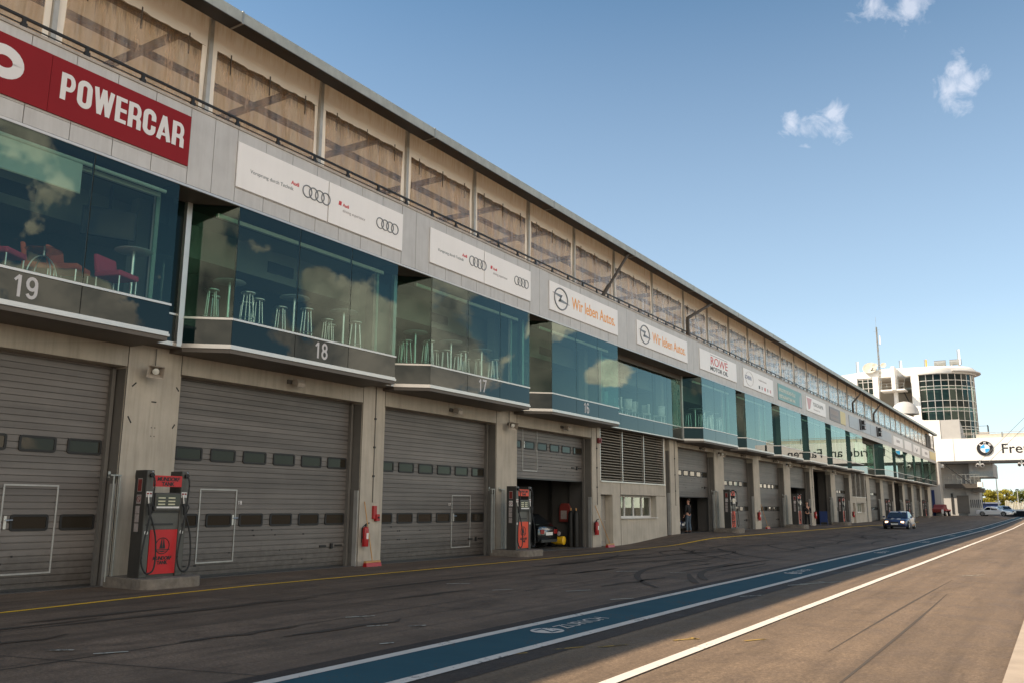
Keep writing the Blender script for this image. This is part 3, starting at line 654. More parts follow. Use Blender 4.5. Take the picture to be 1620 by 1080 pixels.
# inside of the garages
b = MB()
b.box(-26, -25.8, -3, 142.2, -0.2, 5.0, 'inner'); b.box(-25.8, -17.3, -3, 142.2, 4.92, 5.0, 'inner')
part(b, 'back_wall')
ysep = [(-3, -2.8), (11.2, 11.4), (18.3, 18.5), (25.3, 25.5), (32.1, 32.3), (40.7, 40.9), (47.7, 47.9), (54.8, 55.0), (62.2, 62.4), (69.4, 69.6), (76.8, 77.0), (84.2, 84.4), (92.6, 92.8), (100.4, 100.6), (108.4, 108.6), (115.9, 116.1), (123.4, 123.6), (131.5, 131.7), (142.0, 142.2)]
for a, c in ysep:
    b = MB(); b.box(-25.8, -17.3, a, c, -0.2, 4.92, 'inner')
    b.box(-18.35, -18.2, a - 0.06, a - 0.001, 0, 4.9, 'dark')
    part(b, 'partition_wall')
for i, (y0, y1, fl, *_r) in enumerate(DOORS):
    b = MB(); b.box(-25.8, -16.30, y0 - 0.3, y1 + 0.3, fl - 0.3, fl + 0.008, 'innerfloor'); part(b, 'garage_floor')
# office block between the two rows of garages: louvre, door, window, base wall; and its far twin
def office(ya, yb, far=False):
    ln = yb - ya; f = lambda t: ya + ln * t / 7.71      # laid out for a width of 7.71
    fl = 0.0 if not far else 0.33
    b = MB(); x0, x1 = -17.3, XP - 0.004
    b.box(x0, x1, f(7.0), f(7.71) - 0.55, -0.2, 5.0, 'wall'); b.box(x0, x1, f(0), f(7.0), 2.14, 2.72, 'wall')
    b.box(x0, x1, f(1.15), f(1.93), -0.2, 2.14, 'wall'); b.box(x0, x1, f(1.93), f(5.9), -0.2, 1.15 + fl * .3, 'wall'); b.box(x0, x1, f(5.9), f(7.0), -0.2, 2.14, 'wall')
    b.box(x0, x1 - .12, f(0.0), f(0.12), -0.2, 2.14, 'wall')
    b.box(XP - .005, XP + .002, f(1.93), f(1.93) + .02, -0.2, 2.72, 'seam'); b.box(XP - .005, XP + .002, f(1.93), f(7.0), 2.14, 2.16, 'seam')
    b.box(x0, XP - 0.3, f(7.71) - 0.55, f(7.71), 3.0 if 0 else 0.0, 5.0, 'reveal')
    part(b, 'office_wall')
    b = MB(); b.box(-17.3, -16.62, f(0), f(7.0), 2.72, 5.0, 'tdark')
    for i in range(19):
        z = 2.78 + i * 0.117; b.prism([(-16.62, z + 0.085), (-16.60, z + 0.095), (-16.27, z + 0.01), (-16.27, z - 0.015)], f(0.02), f(7.0), 'y', 'slat')
    for t_ in (0.0, 2.2, 4.55, 6.94): b.box(-16.35, -16.245, f(t_), f(t_) + 0.06, 2.70, 5.0, 'frame')
    b.box(-16.5, -16.20, f(0), f(7.0), 2.66, 2.715, 'frame')
    part(b, 'louvre')
    b = MB(); b.box(-16.66, -16.60, f(0.14), f(1.13), gz(XP, ya) - 0.1, 2.10, 'guard'); b.box(-16.60, -16.585, f(0.3), f(1.0), 0.2, 1.95, 'frame')
    d = part(b, 'office_door'); b = MB(); b.tube([(-16.58, f(1.0), 1.05), (-16.53, f(1.0), 1.05), (-16.53, f(0.85), 1.05)], 0.012, 'chrome'); part(b, 'door_handle', d)
    b = MB(); z0, z1 = 1.15 + fl * .3, 2.14
    b.box(-16.60, -16.52, f(1.93), f(5.9), z0, z0 + 0.08, 'trim'); b.box(-16.60, -16.52, f(1.93), f(5.9), z1 - 0.08, z1, 'trim')
    for t_ in (1.93, 2.9, 3.85, 4.8, 5.82): b.box(-16.60, -16.52, f(t_), f(t_) + 0.08, z0 + 0.08, z1 - 0.08, 'trim')
    b.box(-16.52, -16.16, f(1.93), f(5.9), z0 - 0.03, z0 + 0.002, 'trim')
    wf = part(b, 'office_window')
    for t_ in (2.01, 2.98, 3.93, 4.88):
        b = MB(); b.box(-16.575, -16.565, f(t_), f(t_ + 0.87), z0 + 0.08, z1 - 0.08, 'clearpane'); part(b, 'window_pane', wf)
    b = MB()
    for i in range(4): b.box(XP - 0.29, XP - 0.27, f(7.71) - 0.5, f(7.71) - 0.12, 2.75 + i * 0.55, 2.75 + i * 0.55 + 0.49, 'doorpane')
    b.box(XP - 0.29, XP - 0.27, f(7.71) - 0.5, f(7.71) - 0.12, gz(XP, yb), 2.6, 'guard')
    part(b, 'stair_window')
    b = MB(); b.box(-19.5, -19.3, ya, yb, 0, 5, 'inner'); part(b, 'office_back_wall')
office(32.74, 40.45); office(84.76, 91.9, True)
# canted glazed bays of the upper floor
ZB, ZS, ZT = 5.0, 5.63, 8.26
BAYS = [(5.17, '19'), (12.31, '18'), (19.43, '17'), (26.55, '16'), (42.11, None), (49.36, None), (56.77, None), (64.26, None), (71.77, None), (79.2, None), (95.9, None), (103.6, None), (111.2, None), (118.9, None), (126.7, None), (134.2, None)]
def pane(b_parent, name, p0, p1, z0, z1, m, th=0.012):
    (x0, y0), (x1, y1) = p0, p1; d = Vector((x1 - x0, y1 - y0)).normalized(); n = Vector((d.y, -d.x)) * th
    b = MB(); b.prism([(x0, y0), (x1, y1), (x1 - n.x, y1 - n.y), (x0 - n.x, y0 - n.y)], z0, z1, 'z', m); return part(b, name, b_parent)
rbi = random.Random(3)
for (ya, num) in BAYS:
    yb = ya + 5.55; cA = (XR, ya - 0.66)
    b = MB()
    def band(z0, z1, out, m):   # sill / soffit trims following the canted plan
        o_ = out
        P_ = [(XR - 0.1, ya - 0.66 - o_), (XR, ya - 0.66 - o_), (XF + o_, ya - o_ * .4), (XF + o_, yb + o_), (XR, yb + o_), (XR - 0.1, yb + o_), (XR - 0.1, yb - 0.05), (XF - 0.07, yb - 0.05), (XF - 0.07, ya + 0.06), (XR - 0.1, ya - 0.58)]
        b.prism(P_, z0, z1, 'z', m)
    band(ZB - 0.05, ZB, 0.03, 'frame'); band(ZB + 0.001, ZB + 0.045, 0.012, 'frame'); band(ZS - 0.045, ZS, 0.022, 'frame'); band(ZT - 0.06, ZT, 0.004, 'dark')
    b.prism([(XR - 0.5, ya - 0.60), (XR, ya - 0.60), (XF - 0.03, ya + 0.03), (XF - 0.03, yb - 0.03), (XR - 0.5, yb - 0.03)], ZB + 0.046, ZS - 0.05, 'z', 'tdark')
    # post where the canted side meets the wall
    b.box(XR - 0.12, XR + 0.0, ya - 0.80, ya - 0.67, ZB - 0.04, ZT, 'frame')
    b.box(XR - 0.12, XR - 0.02, yb + 0.03, yb + 0.12, ZB, ZT, 'trim')
    mul = [ya, ya + 1.87, ya + 3.70, yb] if num != '19' else [ya, ya + 1.83, ya + 3.66, yb]
    for yy in mul[1:3]: b.box(XF - 0.045, XF - 0.0125, yy - .014, yy + .014, ZS, ZT - .06, 'black'); b.box(XF - 0.02, XF - 0.0125, yy - .014, yy + .014, ZB + .046, ZS - .05, 'black')
    b.box(XF - 0.045, XF - 0.0135, ya + .002, ya + .026, ZS, ZT - .06, 'black')
    ob = part(b, 'glazed_bay')
    g = 0.009
    for i in range(3):
        pane(ob, 'window_pane', (XF, mul[i] + g), (XF, mul[i + 1] - g), ZS + 0.002, ZT - 0.061, 'glass')
        pane(ob, 'spandrel_panel', (XF, mul[i] + g), (XF, mul[i + 1] - g), ZB + 0.047, ZS - 0.047, 'spandrel')
    pane(ob, 'window_pane', (XR, ya - 0.66), (XF, ya - 0.0), ZS + 0.002, ZT - 0.061, 'sideglass')
    pane(ob, 'spandrel_panel', (XR, ya - 0.66), (XF, ya - 0.0), ZB + 0.047, ZS - 0.047, 'spandrel')
    pane(ob, 'window_pane', (XF, yb), (XR, yb + 0.001), ZS + 0.002, ZT - 0.061, 'sideglass')
    pane(ob, 'spandrel_panel', (XF, yb), (XR, yb + 0.001), ZB + 0.047, ZS - 0.047, 'spandrel')
    if num: 
        ny = {'19': 7.58, '18': 14.83, '17': 21.90, '16': 29.0}[num]
        heavy(ob, num, ny, 5.14, .39, .215, .055, .058, XF, 'inknum', 'bay_number')
    # coving, bulkhead and blind rail behind the glass
    b = MB(); b.box(XF - 0.42, XF - 0.34, ya - 0.3, yb - 0.2, 7.93, 8.02, 'coving'); part(b, 'curtain_rail', ob)
# recessed straight glazing between bays
def recess(ya, yb, n, x=XR - 0.05):
    b = MB(); b.box(x - 0.1, x + 0.03, ya, yb, ZB - 0.05, ZB, 'frame'); b.box(x - 0.1, x + 0.02, ya, yb, ZS - 0.045, ZS, 'frame'); b.box(x - 0.3, x + 0.01, ya, yb, 8.0, ZT - 0.001, 'soffit')
    b.box(x - 0.4, x - 0.02, ya, yb, ZB + 0.001, ZS - 0.05, 'tdark'); 
    for i in range(1, n): b.box(x - .045, x - .0125, ya + (yb - ya) * i / n - .014, ya + (yb - ya) * i / n + .014, ZS, 8.0, 'black')
    o = part(b, 'recessed_glazing')
    for i in range(n):
        a = ya + (yb - ya) * i / n; c = ya + (yb - ya) * (i + 1) / n
        pane(o, 'window_pane', (x, a + .006), (x, c - .006), ZS + .002, 7.998, 'glass'); pane(o, 'spandrel_panel', (x, a + .006), (x, c - .006), ZB + .002, ZS - .047, 'spandrel')
recess(32.25, 41.3, 5); recess(84.9, 95.1, 5)
for (a, c) in [(10.84, 11.51), (17.98, 18.63), (25.10, 25.75), (47.78, 48.56), (55.03, 55.97), (62.44, 63.46), (69.93, 70.97), (77.44, 78.4), (101.57, 102.8), (109.27, 110.4), (116.87, 118.1), (124.57, 125.9), (132.37, 133.4)]:
    b = MB(); b.box(XR - 0.16, XR - 0.07, a, c, ZB - 0.03, ZB + 0.05, 'frame'); b.box(XR - .13, XR - .1, a, c, ZB + .05, ZS, 'spandrel'); b.box(XR - 0.16, XR - 0.07, a, c, ZS, ZS + .04, 'frame'); b.box(XR - .13, XR - .1, a, c, ZS + .04, ZT, 'towerdark')
    part(b, 'gap_panel')
# soffit under the bays (the slab), ceiling and back of the lounges
b = MB()
for (ya, num) in BAYS:
    yb = ya + 5.55
    b.prism([(XP - 0.4, ya - 0.66), (XR, ya - 0.66), (XF - 0.0, ya), (XF - 0.0, yb), (XR, yb + 0.02), (XP - 0.4, yb + 0.02)], ZB - 0.14, ZB - 0.052, 'z', 'soffit')
b.box(XP - 1.5, XR + 0.0, -3, 142.2, ZB - 0.06, ZB - 0.0525, 'soffit')
part(b, 'bay_soffit')
b = MB(); b.box(-26, XR - 0.5, -3, 142.2, 5.001, 5.55, 'roomfloor')
for (ya, num) in BAYS: b.prism([(XR - 0.5, ya - 0.6), (XR, ya - 0.6), (XF - .05, ya + .05), (XF - .05, ya + 5.5), (XR - .5, ya + 5.5)], ZS - 0.04, ZS + 0.03, 'z', 'roomfloor')
b.box(-26, XR - 0.5, -3, 142.2, 5.551, ZS + 0.025, 'roomfloor')
part(b, 'upper_floor')
b = MB(); b.box(-26, XF - 0.06, -3, 142.2, ZT, 8.45, 'ceil'); b.box(-18.2, -17.2, -3, 142.2, 7.45, ZT - .002, 'ceil')
for i in range(12):
    yv = 8 + i * 7.1; b.box(-17.199, -17.18, yv, yv + 0.9, 7.65, 7.95, 'dark')
part(b, 'upper_ceiling')
b = MB(); b.box(-21.2, -21.0, -3, 142.2, ZS, ZT, 'roomwall'); b.box(-26, -21.2, -3, -2.8, 5, 8.3, 'wall'); part(b, 'lounge_back_wall')
for y in (11.35, 18.5, 25.6, 32.6, 41.0, 48.3, 55.5, 63.0, 70.4, 78.0, 85.2, 94.9, 102.2, 110.0, 117.6, 125.0, 133.0):
    b = MB(); b.box(-21.0, XR - 0.14, y - 0.08, y + 0.08, ZS + .026, ZT - .001, 'roomwall'); b.box(-16.9, -16.6, y - 0.5, y - 0.2, ZS + .026, ZT - .001, 'ceil'); part(b, 'lounge_partition')
# fascia: backing, cladding panels, cap
FT = 9.99
b = MB(); b.box(XF - 0.5, XF - 0.035, -3, 141.6, ZT - 0.0, FT - 0.02, 'cladback'); b.box(XR - .4, XF - 0.001, -3, 141.6, ZT - 0.045, ZT - 0.001, 'soffit')
b.box(XF - 0.04, XF + 0.012, -3, 141.6, ZT - 0.05, ZT + 0.0, 'frame'); part(b, 'fascia_frame')
gaps = [(10.86, 12.12), (17.97, 19.24), (25.0, 26.33), (32.1, 34.05), (40.15, 41.9), (47.9, 49.2), (55.4, 56.6), (62.7, 64.0), (70.2, 71.6), (77.7, 79.2), (101.8, 102.9), (109.6, 111.0), (116.7, 118.2), (124.2, 126.3), (133.5, 134.4)]
b = MB(); rp = random.Random(2); g = 0.014
segs = []; prev = -2.9
for a, c in gaps + [(141.6, 141.6)]:
    segs.append((prev, a)); prev = c
for a, c in segs:
    n = max(1, round((c - a) / 0.885)); wd = (c - a) / n
    for i in range(n):
        y = a + i * wd; dx = rp.uniform(-.003, .003)
        b.box(XF - 0.03, XF + dx, y + g / 2, y + wd - g / 2, ZT + 0.012, 8.60, 'cladding'); b.box(XF - 0.03, XF + dx, y + g / 2, y + wd - g / 2, 8.61, FT - 0.0, 'cladding')
for a, c in gaps:
    n = 2 if c - a > 0.9 else 1; wd = (c - a) / n
    for i in range(n): b.box(XF - 0.03, XF + 0.004, a + i * wd + g / 2, a + (i + 1) * wd - g / 2, ZT + 0.012, FT, 'cladding')
part(b, 'fascia_cladding')
b = MB(); b.box(XF - 0.36, XF + 0.025, -3, 141.7, FT + 0.001, FT + 0.06, 'cap'); b.box(-26, XF - 0.36, -3, 141.7, 9.3, 9.9, 'cap'); part(b, 'parapet_cap')
# handrail
b = MB(); XH = -15.17
b.box(XH - 0.025, XH + 0.025, -3, 141.5, 10.28, 10.325, 'rail'); b.box(XH - 0.01, XH + 0.01, -3, 141.5, 10.155, 10.175, 'rail')
y = -2.5
while y < 141:
    b.box(XH - 0.02, XH + 0.02, y, y + 0.07, FT + 0.05, 10.28, 'rail'); b.box(XH - 0.03, XH + 0.03, y - 0.02, y + 0.09, FT + 0.06, 10.2, 'rail'); y += 1.22 if y < 30 else 1.05
part(b, 'handrail')
# terrace posts, tarpaulins with clear windows, eaves, braces
POSTS = [-2.65, 0.92, 4.49, 8.06, 11.63, 15.2, 18.8, 22.35, 25.85, 29.4, 33.1, 37.3, 41.4, 45.05, 48.7, 52.4, 56.2, 59.9, 63.5, 67.2, 70.9, 74.6, 78.4, 82.3, 86.3, 90.5, 94.4, 98.2, 102, 105.8, 109.6, 113.4, 117.2, 121, 124.8, 128.6, 132.4, 136.2, 140.5]
XT = -15.66
for y in POSTS:
    b = MB(); b.box(XT - 0.05, XT + 0.07, y - 0.05, y + 0.05, 9.9, 12.84, 'guard'); part(b, 'terrace_post')
rt = random.Random(11)
for i in range(len(POSTS) - 1):
    a, c = POSTS[i] + 0.06, POSTS[i + 1] - 0.06
    wz1 = 11.97 + rt.uniform(-.03, .03); wa, wc = a + 0.16, c - 0.13; wz0 = 10.05
    b = MB(); nu, nv = 12, 6; x = XT
    def wave(y, z): return 0.02 * math.sin(y * 5 + i) * math.sin((z - 9.9) * 1.1) + 0.014 * math.sin(y * 11 + z * 2 + i * 2.3) + 0.008 * math.sin(y * 23 - z * 3 + i)
    def sheet(y0, y1, z0, z1, m, nu, nv, dx=0):
        k = b.mi(m); n0 = len(b.v)
        for q in range(nv + 1):
            for p in range(nu + 1):
                yy = y0 + (y1 - y0) * p / nu; zz = z0 + (z1 - z0) * q / nv; b.v.append((x + wave(yy, zz) + dx, yy, zz))
        for q in range(nv):
            for p in range(nu): a_ = n0 + q * (nu + 1) + p; b.f.append((a_, a_ + 1, a_ + nu + 2, a_ + nu + 1)); b.m.append(k)
    sheet(a, c, wz1, 12.80, 'tarp', nu, nv); sheet(a, wa, 9.95, wz1, 'tarp', 1, 8); sheet(wc, c, 9.95, wz1, 'tarp', 1, 8); sheet(wa, wc, 9.95, wz0, 'tarp', nu, 1)
    if i < 26:
        for t_ in (0.12, 0.5, 0.88): b.box(x + 0.012, x + 0.03, wa + (wc - wa) * t_, wa + (wc - wa) * t_ + 0.025, wz1 - 0.42 * (t_ != 0.3), wz1 + 0.09, 'tdark')
    tp = part(b, 'tarpaulin', smooth=True)
    b = MB(); sheet(wa - .01, wc + .01, wz0 - .01, wz1 + .01, 'tarpwin', 40 if i < 16 else 14, 8, 0.006); part(b, 'clear_window', tp, smooth=True)
b = MB()
b.prism([(-14.98, 12.30), (-14.6, 12.28), (-14.6, 12.54), (-14.98, 12.58)], -3, 141.4, 'y', 'roofedge')
b.box(-15.02, -14.60, -3, 141.4, 12.262, 12.278, 'dark')
for i, y in enumerate(range(0, 142, 1)):
    pass
y = 4.49
while y < 141: b.box(-14.998, -14.590, y, y + 0.05, 12.25, 12.56, 'steel'); y += 7.15
part(b, 'gutter', bevel=0)
b = MB(); b.prism([(-14.98, 12.50), (-14.98, 12.60), (-15.4, 12.98), (-26.0, 13.75), (-26.0, 13.60), (-15.4, 12.84)], -3, 141.4, 'y', 'roofsheet'); part(b, 'roof')
b = MB()
for i, y in enumerate(POSTS):
    b.prism([(-15.0, 12.30), (-15.0, 12.48), (-15.3, 12.80), (-15.6, 12.84), (-15.6, 12.66)], y - 0.03, y + 0.03, 'y', 'soffit'); b.box(-25.5, -15.72, y - 0.06, y + 0.06, 12.60, 12.78, 'tdark')
    if i % 4 == 1: b.tube([(-16.4, y + 0.4, 9.9), (-19.5, y + 2.2 + (i * 7 % 5) * .4, 12.6)], 0.05, 'tdark', 6); b.tube([(-19.5, y, 9.9), (-19.5, y, 12.6)], 0.12, 'tdark', 6)
for x, z in ((-16.9, 12.72), (-18.4, 12.75), (-20.2, 12.8)): b.box(x - 0.09, x + 0.09, -3, 141, z - 0.07, z + 0.07, 'tdark')
part(b, 'roof_trusses')
b = MB(); b.box(-26.12, -26.1, -3, 141, 9.9, 13.4, 'membrane'); part(b, 'terrace_back_sheet')
b = MB(); b.box(-25.8, XT, 141.0, 141.2, 5.0, 12.4, 'wall'); b.box(-25.8, XF - .05, 141.7, 142.2, 5.0, 9.9, 'wall'); part(b, 'end_wall')
for (y, kind) in ((30.85, 'd'), (40.6, 'y'), (81.8, 'y'), (92.2, 'y')):
    b = MB()
    if kind == 'd': b.tube([(-15.15, y, 10.0), (-14.75, y + 1.9, 12.33)], 0.06, 'tdark', 10); b.tube([(-15.15, y, 10.0), (-15.05, y + .5, 10.62)], 0.085, 'tdark', 10)
    else: b.tube([(-15.12, y, 10.0), (-15.12, y, 11.0), (-14.75, y + 2.9, 12.33)], [0.10, 0.09, 0.06], 'tdark', 10)
    part(b, 'roof_brace', smooth=True)
# ------------------------------------------------------------------ sign boards on the fascia
XS = XF + 0.035
def board(y0, y1, m, label, z0=8.63, z1=9.70, splits=(), name='sign_board', group=None):
    r = empty(name, (XS, y0, z0), 0, label, 'sign', group)
    b = MB(); ed = [y0] + list(splits) + [y1]
    for a, c in zip(ed[:-1], ed[1:]): b.box(XS - 0.03, XS, a + .004, c - .004, z0, z1, m)
    b.build('board', r, world=True); return r
def tx(r, s, size, m, y, z, **k): return text_obj(s, size, m, r, (XS + 0.001, y, z), **k)
r = board(2.0, 10.85, 'signred', 'wide red banner board over bay 19 with white block letters', 8.65, 9.77, (7.80,), group=None)

heavy(r, 'POWERCAR', 8.0, 8.99, .53, .294, .036, .105, XS); heavy(r, 'O', 6.62, 8.96, .58, .70, .03, .20, XS);  tx(r, 'EUR', 0.95, 'inkwhite', 3.0, 8.86, sx=1.0, bold=0.05) if 0 else None
def rings(r, y, z, rad, name='four_rings'):
    b = MB()
    for i in range(4): b.tube([(XS + 0.006, y + i * rad * 1.42 + rad * math.cos(a * math.pi / 14), z + rad * math.sin(a * math.pi / 14)) for a in range(28)], 0.016, 'ringgrey', 6, closed=True)
    b.build(name, r, world=True)
for (a, mid_, c, bay) in ((12.12, 15.02, 17.97, 'eighteen'), (19.24, 22.09, 25.0, 'seventeen')):
    r = board(a, mid_ - 0.015, 'signwhite', 'white board with slogan line and four grey rings, left one above window number ' + bay)
    tx(r, 'Vorsprung durch Technik', 0.125, 'ringgrey', a + 0.38, 9.07, sx=1.02, bold=0.0); tx(r, 'Audi', 0.135, 'inkred', a + 1.63, 9.22, sx=1.0, bold=0.003); rings(r, a + 2.16, 9.20, 0.15)
    r = board(mid_ + 0.015, c, 'signwhite', 'white board with red square mark and four rings, right one above window number ' + bay)
    tx(r, 'Audi', 0.12, 'inkred', mid_ + 0.52, 9.20, bold=0.003); tx(r, 'driving experience', 0.115, 'inkgrey', mid_ + 0.52, 9.05, sx=1.0); rings(r, mid_ + 1.98, 9.17, 0.145)
    b = MB(); b.prism([(mid_ + 0.36, 9.20), (mid_ + 0.46, 9.20), (mid_ + 0.48, 9.31), (mid_ + 0.38, 9.31)], XS, XS + 0.004, 'x', 'inkred'); b.build('red_mark', r, world=True)
def wir(a, c, lab):
    r = board(a, c, 'signwhite', lab, splits=((a + c) / 2 - .1,))
    y, z = a + 0.85, 9.165; b = MB()
    b.tube([(XS + 0.008, y + 0.50 * math.cos(q * math.pi / 16), z + 0.40 * math.sin(q * math.pi / 16)) for q in range(32)], 0.028, 'ringgrey', 6, closed=True)
    for P_ in ([(y - .68, z + .16), (y + .12, z + .16), (y - .02, z + .05), (y - .42, z + .10)], [(y + .68, z - .12), (y - .22, z - .12), (y - .05, z + .0), (y + .42, z - .06)], [(y - .02, z + .12), (y + .1, z + .16), (y - .06, z - .1), (y - .2, z - .12)]):
        b.face([(XS + 0.012, p, q) for p, q in P_], 'ringgrey')
    b.build('ring_emblem', r, world=True)
    tx(r, 'Wir leben Autos.', 0.64, 'inkorange', a + 1.72, 8.98, sx=(c - a - 1.9) / 4.62, bold=0.006)
wir(26.33, 32.1, 'white board with orange slogan and ringed bolt emblem over bay 16'); wir(34.05, 40.15, 'white board with orange slogan and ringed bolt emblem over the recessed glazing past bay 16')
r = board(41.9, 47.9, 'signwhite', 'white board with tall red letters above dark motor oil lettering')
tx(r, 'ROWE', 0.62, 'inkred', 43.5, 9.08, sx=1.55, bold=0.0); tx(r, 'MOTOR OIL', 0.30, 'ink', 43.45, 8.78, sx=1.75, bold=0.008)
b = MB(); b.box(XS, XS + .004, 43.5, 46.3, 9.58, 9.60, 'ink'); b.build('rule_line', r, world=True)
r = board(49.2, 55.4, 'signwhite', 'white board with blue-grey name inside a thin circle and small logos')
tx(r, 'SCHERER', 0.30, 'inkblue', 49.45, 9.12, sx=1.05, bold=0.006); tx(r, 'Mobilität & Service', 0.16, 'inkgrey', 52.2, 9.30, sx=1.4)
b = MB(); b.tube([(XS + 0.005, 50.35 + 0.75 * math.cos(q * math.pi / 16), 9.17 + 0.42 * math.sin(q * math.pi / 16)) for q in range(32)], 0.010, 'inkgrey', 5, closed=True)
for i, mm_ in enumerate(('ink', 'inkgrey', 'inkred', 'inkgrey', 'pinkred')): b.box(XS, XS + .004, 52.2 + i * .6, 52.45 + i * .6, 8.8, 9.0, mm_)
b.build('small_logos', r, world=True)
r = board(56.6, 62.7, 'teal', 'teal board with two rows of pale block lettering')
tx(r, 'EIFELDORF GRÜNE HÖLLE', 0.30, 'tealpale', 56.75, 9.22, sx=1.18, bold=0.012); tx(r, 'RESTAURANT BAR INN', 0.30, 'tealpale', 56.8, 8.80, sx=1.3, bold=0.012)
b = MB(); b.face([(XS + .003, 62.0, 8.64), (XS + .003, 62.6, 8.64), (XS + .003, 62.4, 9.55), (XS + .003, 62.1, 9.3)], 'signblue'); b.build('pale_figure', r, world=True)
r = board(64.0, 70.2, 'signwhite', 'white board with faded red wedge at left and dark capitals')
b = MB(); b.face([(XS + .003, 64.2, 9.6), (XS + .003, 64.6, 8.75), (XS + .003, 65.1, 8.85), (XS + .003, 65.7, 9.6)], 'pinkred'); b.build('red_wedge', r, world=True)
tx(r, 'YOKOHAMA', 0.42, 'ink', 66.1, 9.15, sx=1.35, bold=0.0); tx(r, 'Motorsport Tires', 0.16, 'inkgrey', 66.2, 8.86, sx=1.8)
r = board(71.6, 75.6, 'signdark', 'dark brown board with pale frame, left neighbour of the yellow one')
b = MB()
for q in ((71.9, 74.9, 9.12, 9.55), (71.9, 74.9, 9.0, 9.03), (71.9, 74.9, 8.75, 8.93)): b.box(XS, XS + .003, q[0], q[1], q[2], q[3], 'stickerdull')
b.build('pale_panel', r, world=True)
board(75.6, 77.7, 'signyellow', 'pale yellow board next to the dark brown one')
r = board(79.2, 89.2, 'signblue', 'grey-blue board behind the first of two loudspeaker stacks', splits=(81.2, 84.0, 86.5)); tx(r, 'NÜRBURGRING', 0.3, 'signwhite', 79.9, 9.1, sx=1.1) if 0 else None
board(89.3, 101.6, 'signblue', 'long grey-blue board behind the second loudspeaker stack', splits=(92, 95, 98))
r = board(102.9, 109.6, 'signwhite', 'far white board with small grey swirl, first past the grey-blue ones', 8.6, 9.6); b = MB(); b.box(XS, XS + .003, 105, 107.4, 9.0, 9.3, 'inkgrey'); b.build('grey_mark', r, world=True)
board(111.0, 116.7, 'signwhite', 'far plain white board between two marked ones', 8.6, 9.65)
r = board(118.2, 124.2, 'signwhite', 'far white board with dark tick mark', 8.6, 9.65); b = MB(); b.face([(XS + .003, 119.6, 9.4), (XS + .003, 121.2, 8.75), (XS + .003, 122.6, 9.5), (XS + .003, 121.2, 9.0)], 'ink'); b.build('tick_mark', r, world=True)
r = board(126.3, 133.5, 'signwhite', 'far off-white board with a grey block', 8.6, 9.65); b = MB(); b.box(XS, XS + .003, 129, 131.8, 8.95, 9.3, 'inkgrey'); b.build('grey_mark', r, world=True)
board(134.4, 141.4, 'signyellow', 'dull yellow board at the far end of the fascia', 8.6, 9.7)
for y, lab in ((84.6, 'dark loudspeaker stack on brackets in front of the first grey-blue board'), (93.3, 'dark loudspeaker stack on brackets in front of the long grey-blue board')):
    r = empty('loudspeaker_stack', (XF + .05, y, 8.8), 0, lab, 'loudspeaker', 'loudspeaker stacks on the fascia')
    b = MB(); b.box(XF + .03, XF + .12, y - .7, y - .55, 8.75, 9.75, 'dark'); b.box(XF + .03, XF + .10, y + .1, y + .2, 8.8, 9.7, 'dark'); b.build('bracket', r, world=True)
    for z in (8.85, 9.32):
        b = MB(); b.box(XF + .10, XF + .30, y + .1, y + .85, z, z + .36, 'dark'); b.box(XF + .301, XF + .31, y + .2, y + .75, z + .06, z + .30, 'inkgrey'); b.build('speaker_box', r, world=True)
# ------------------------------------------------------------------ small things on the ground-floor wall
def horn(x, y, z, label):
    r = empty('horn_loudspeaker', (x, y, z), 0, label, 'loudspeaker', 'horn loudspeakers on the pillars')
    b = MB(); b.box(0, .10, -.05, .05, .0, .10, 'reveal'); b.tube([(.05, 0, .1), (.05, 0, .5)], .012, 'reveal', 6); b.build('bracket', r)
    b = MB(); d = Vector((.75, -.55, -.35)).normalized(); u = Vector((0.4, 1, 0)).normalized(); u = (u - d * u.dot(d)).normalized(); v = d.cross(u)
    c = Vector((.12, -.02, .05)); k = b.mi('cap'); n0 = len(b.v)
    for t_, s_ in ((0, .05), (.12, .07), (.20, .15), (.30, .17), (.295, .155), (.14, .06)):
        for sx_, sy_ in ((1, .75), (-1, .75), (-1, -.75), (1, -.75)): b.v.append(tuple(c + d * t_ + u * s_ * sx_ + v * s_ * sy_))
    for q in range(5):
        for e in range(4): b.f.append((n0 + q * 4 + e, n0 + q * 4 + (e + 1) % 4, n0 + q * 4 + 4 + (e + 1) % 4, n0 + q * 4 + 4 + e)); b.m.append(k)
    b.f.append((n0, n0 + 1, n0 + 2, n0 + 3)); b.m.append(k); b.f.append((n0 + 20, n0 + 21, n0 + 22, n0 + 23)); b.m.append(b.mi('dark')); b.build('horn', r)
    b = MB(); b.tube([tuple(c + d * .15), tuple(c + d * .24), tuple(c + d * .26)], [.055, .07, .03], 'lens', 14); b.build('driver', r, smooth=True)
    return r
horn(XP, 11.3, 4.40, 'beige horn loudspeaker above the pump nearest the camera, left of bay 18')
horn(XP, 25.5, 4.42, 'beige horn loudspeaker on the pillar left of the half-open black-car garage')
horn(XP, 47.8, 4.62, 'horn loudspeaker on the pillar right of the man in the open garage'); horn(XP, 62.3, 4.62, 'horn loudspeaker on the pillar left of the two open dark garages'); horn(XP, 76.9, 4.62, 'far horn loudspeaker on the pillar before the second office')
hl = None
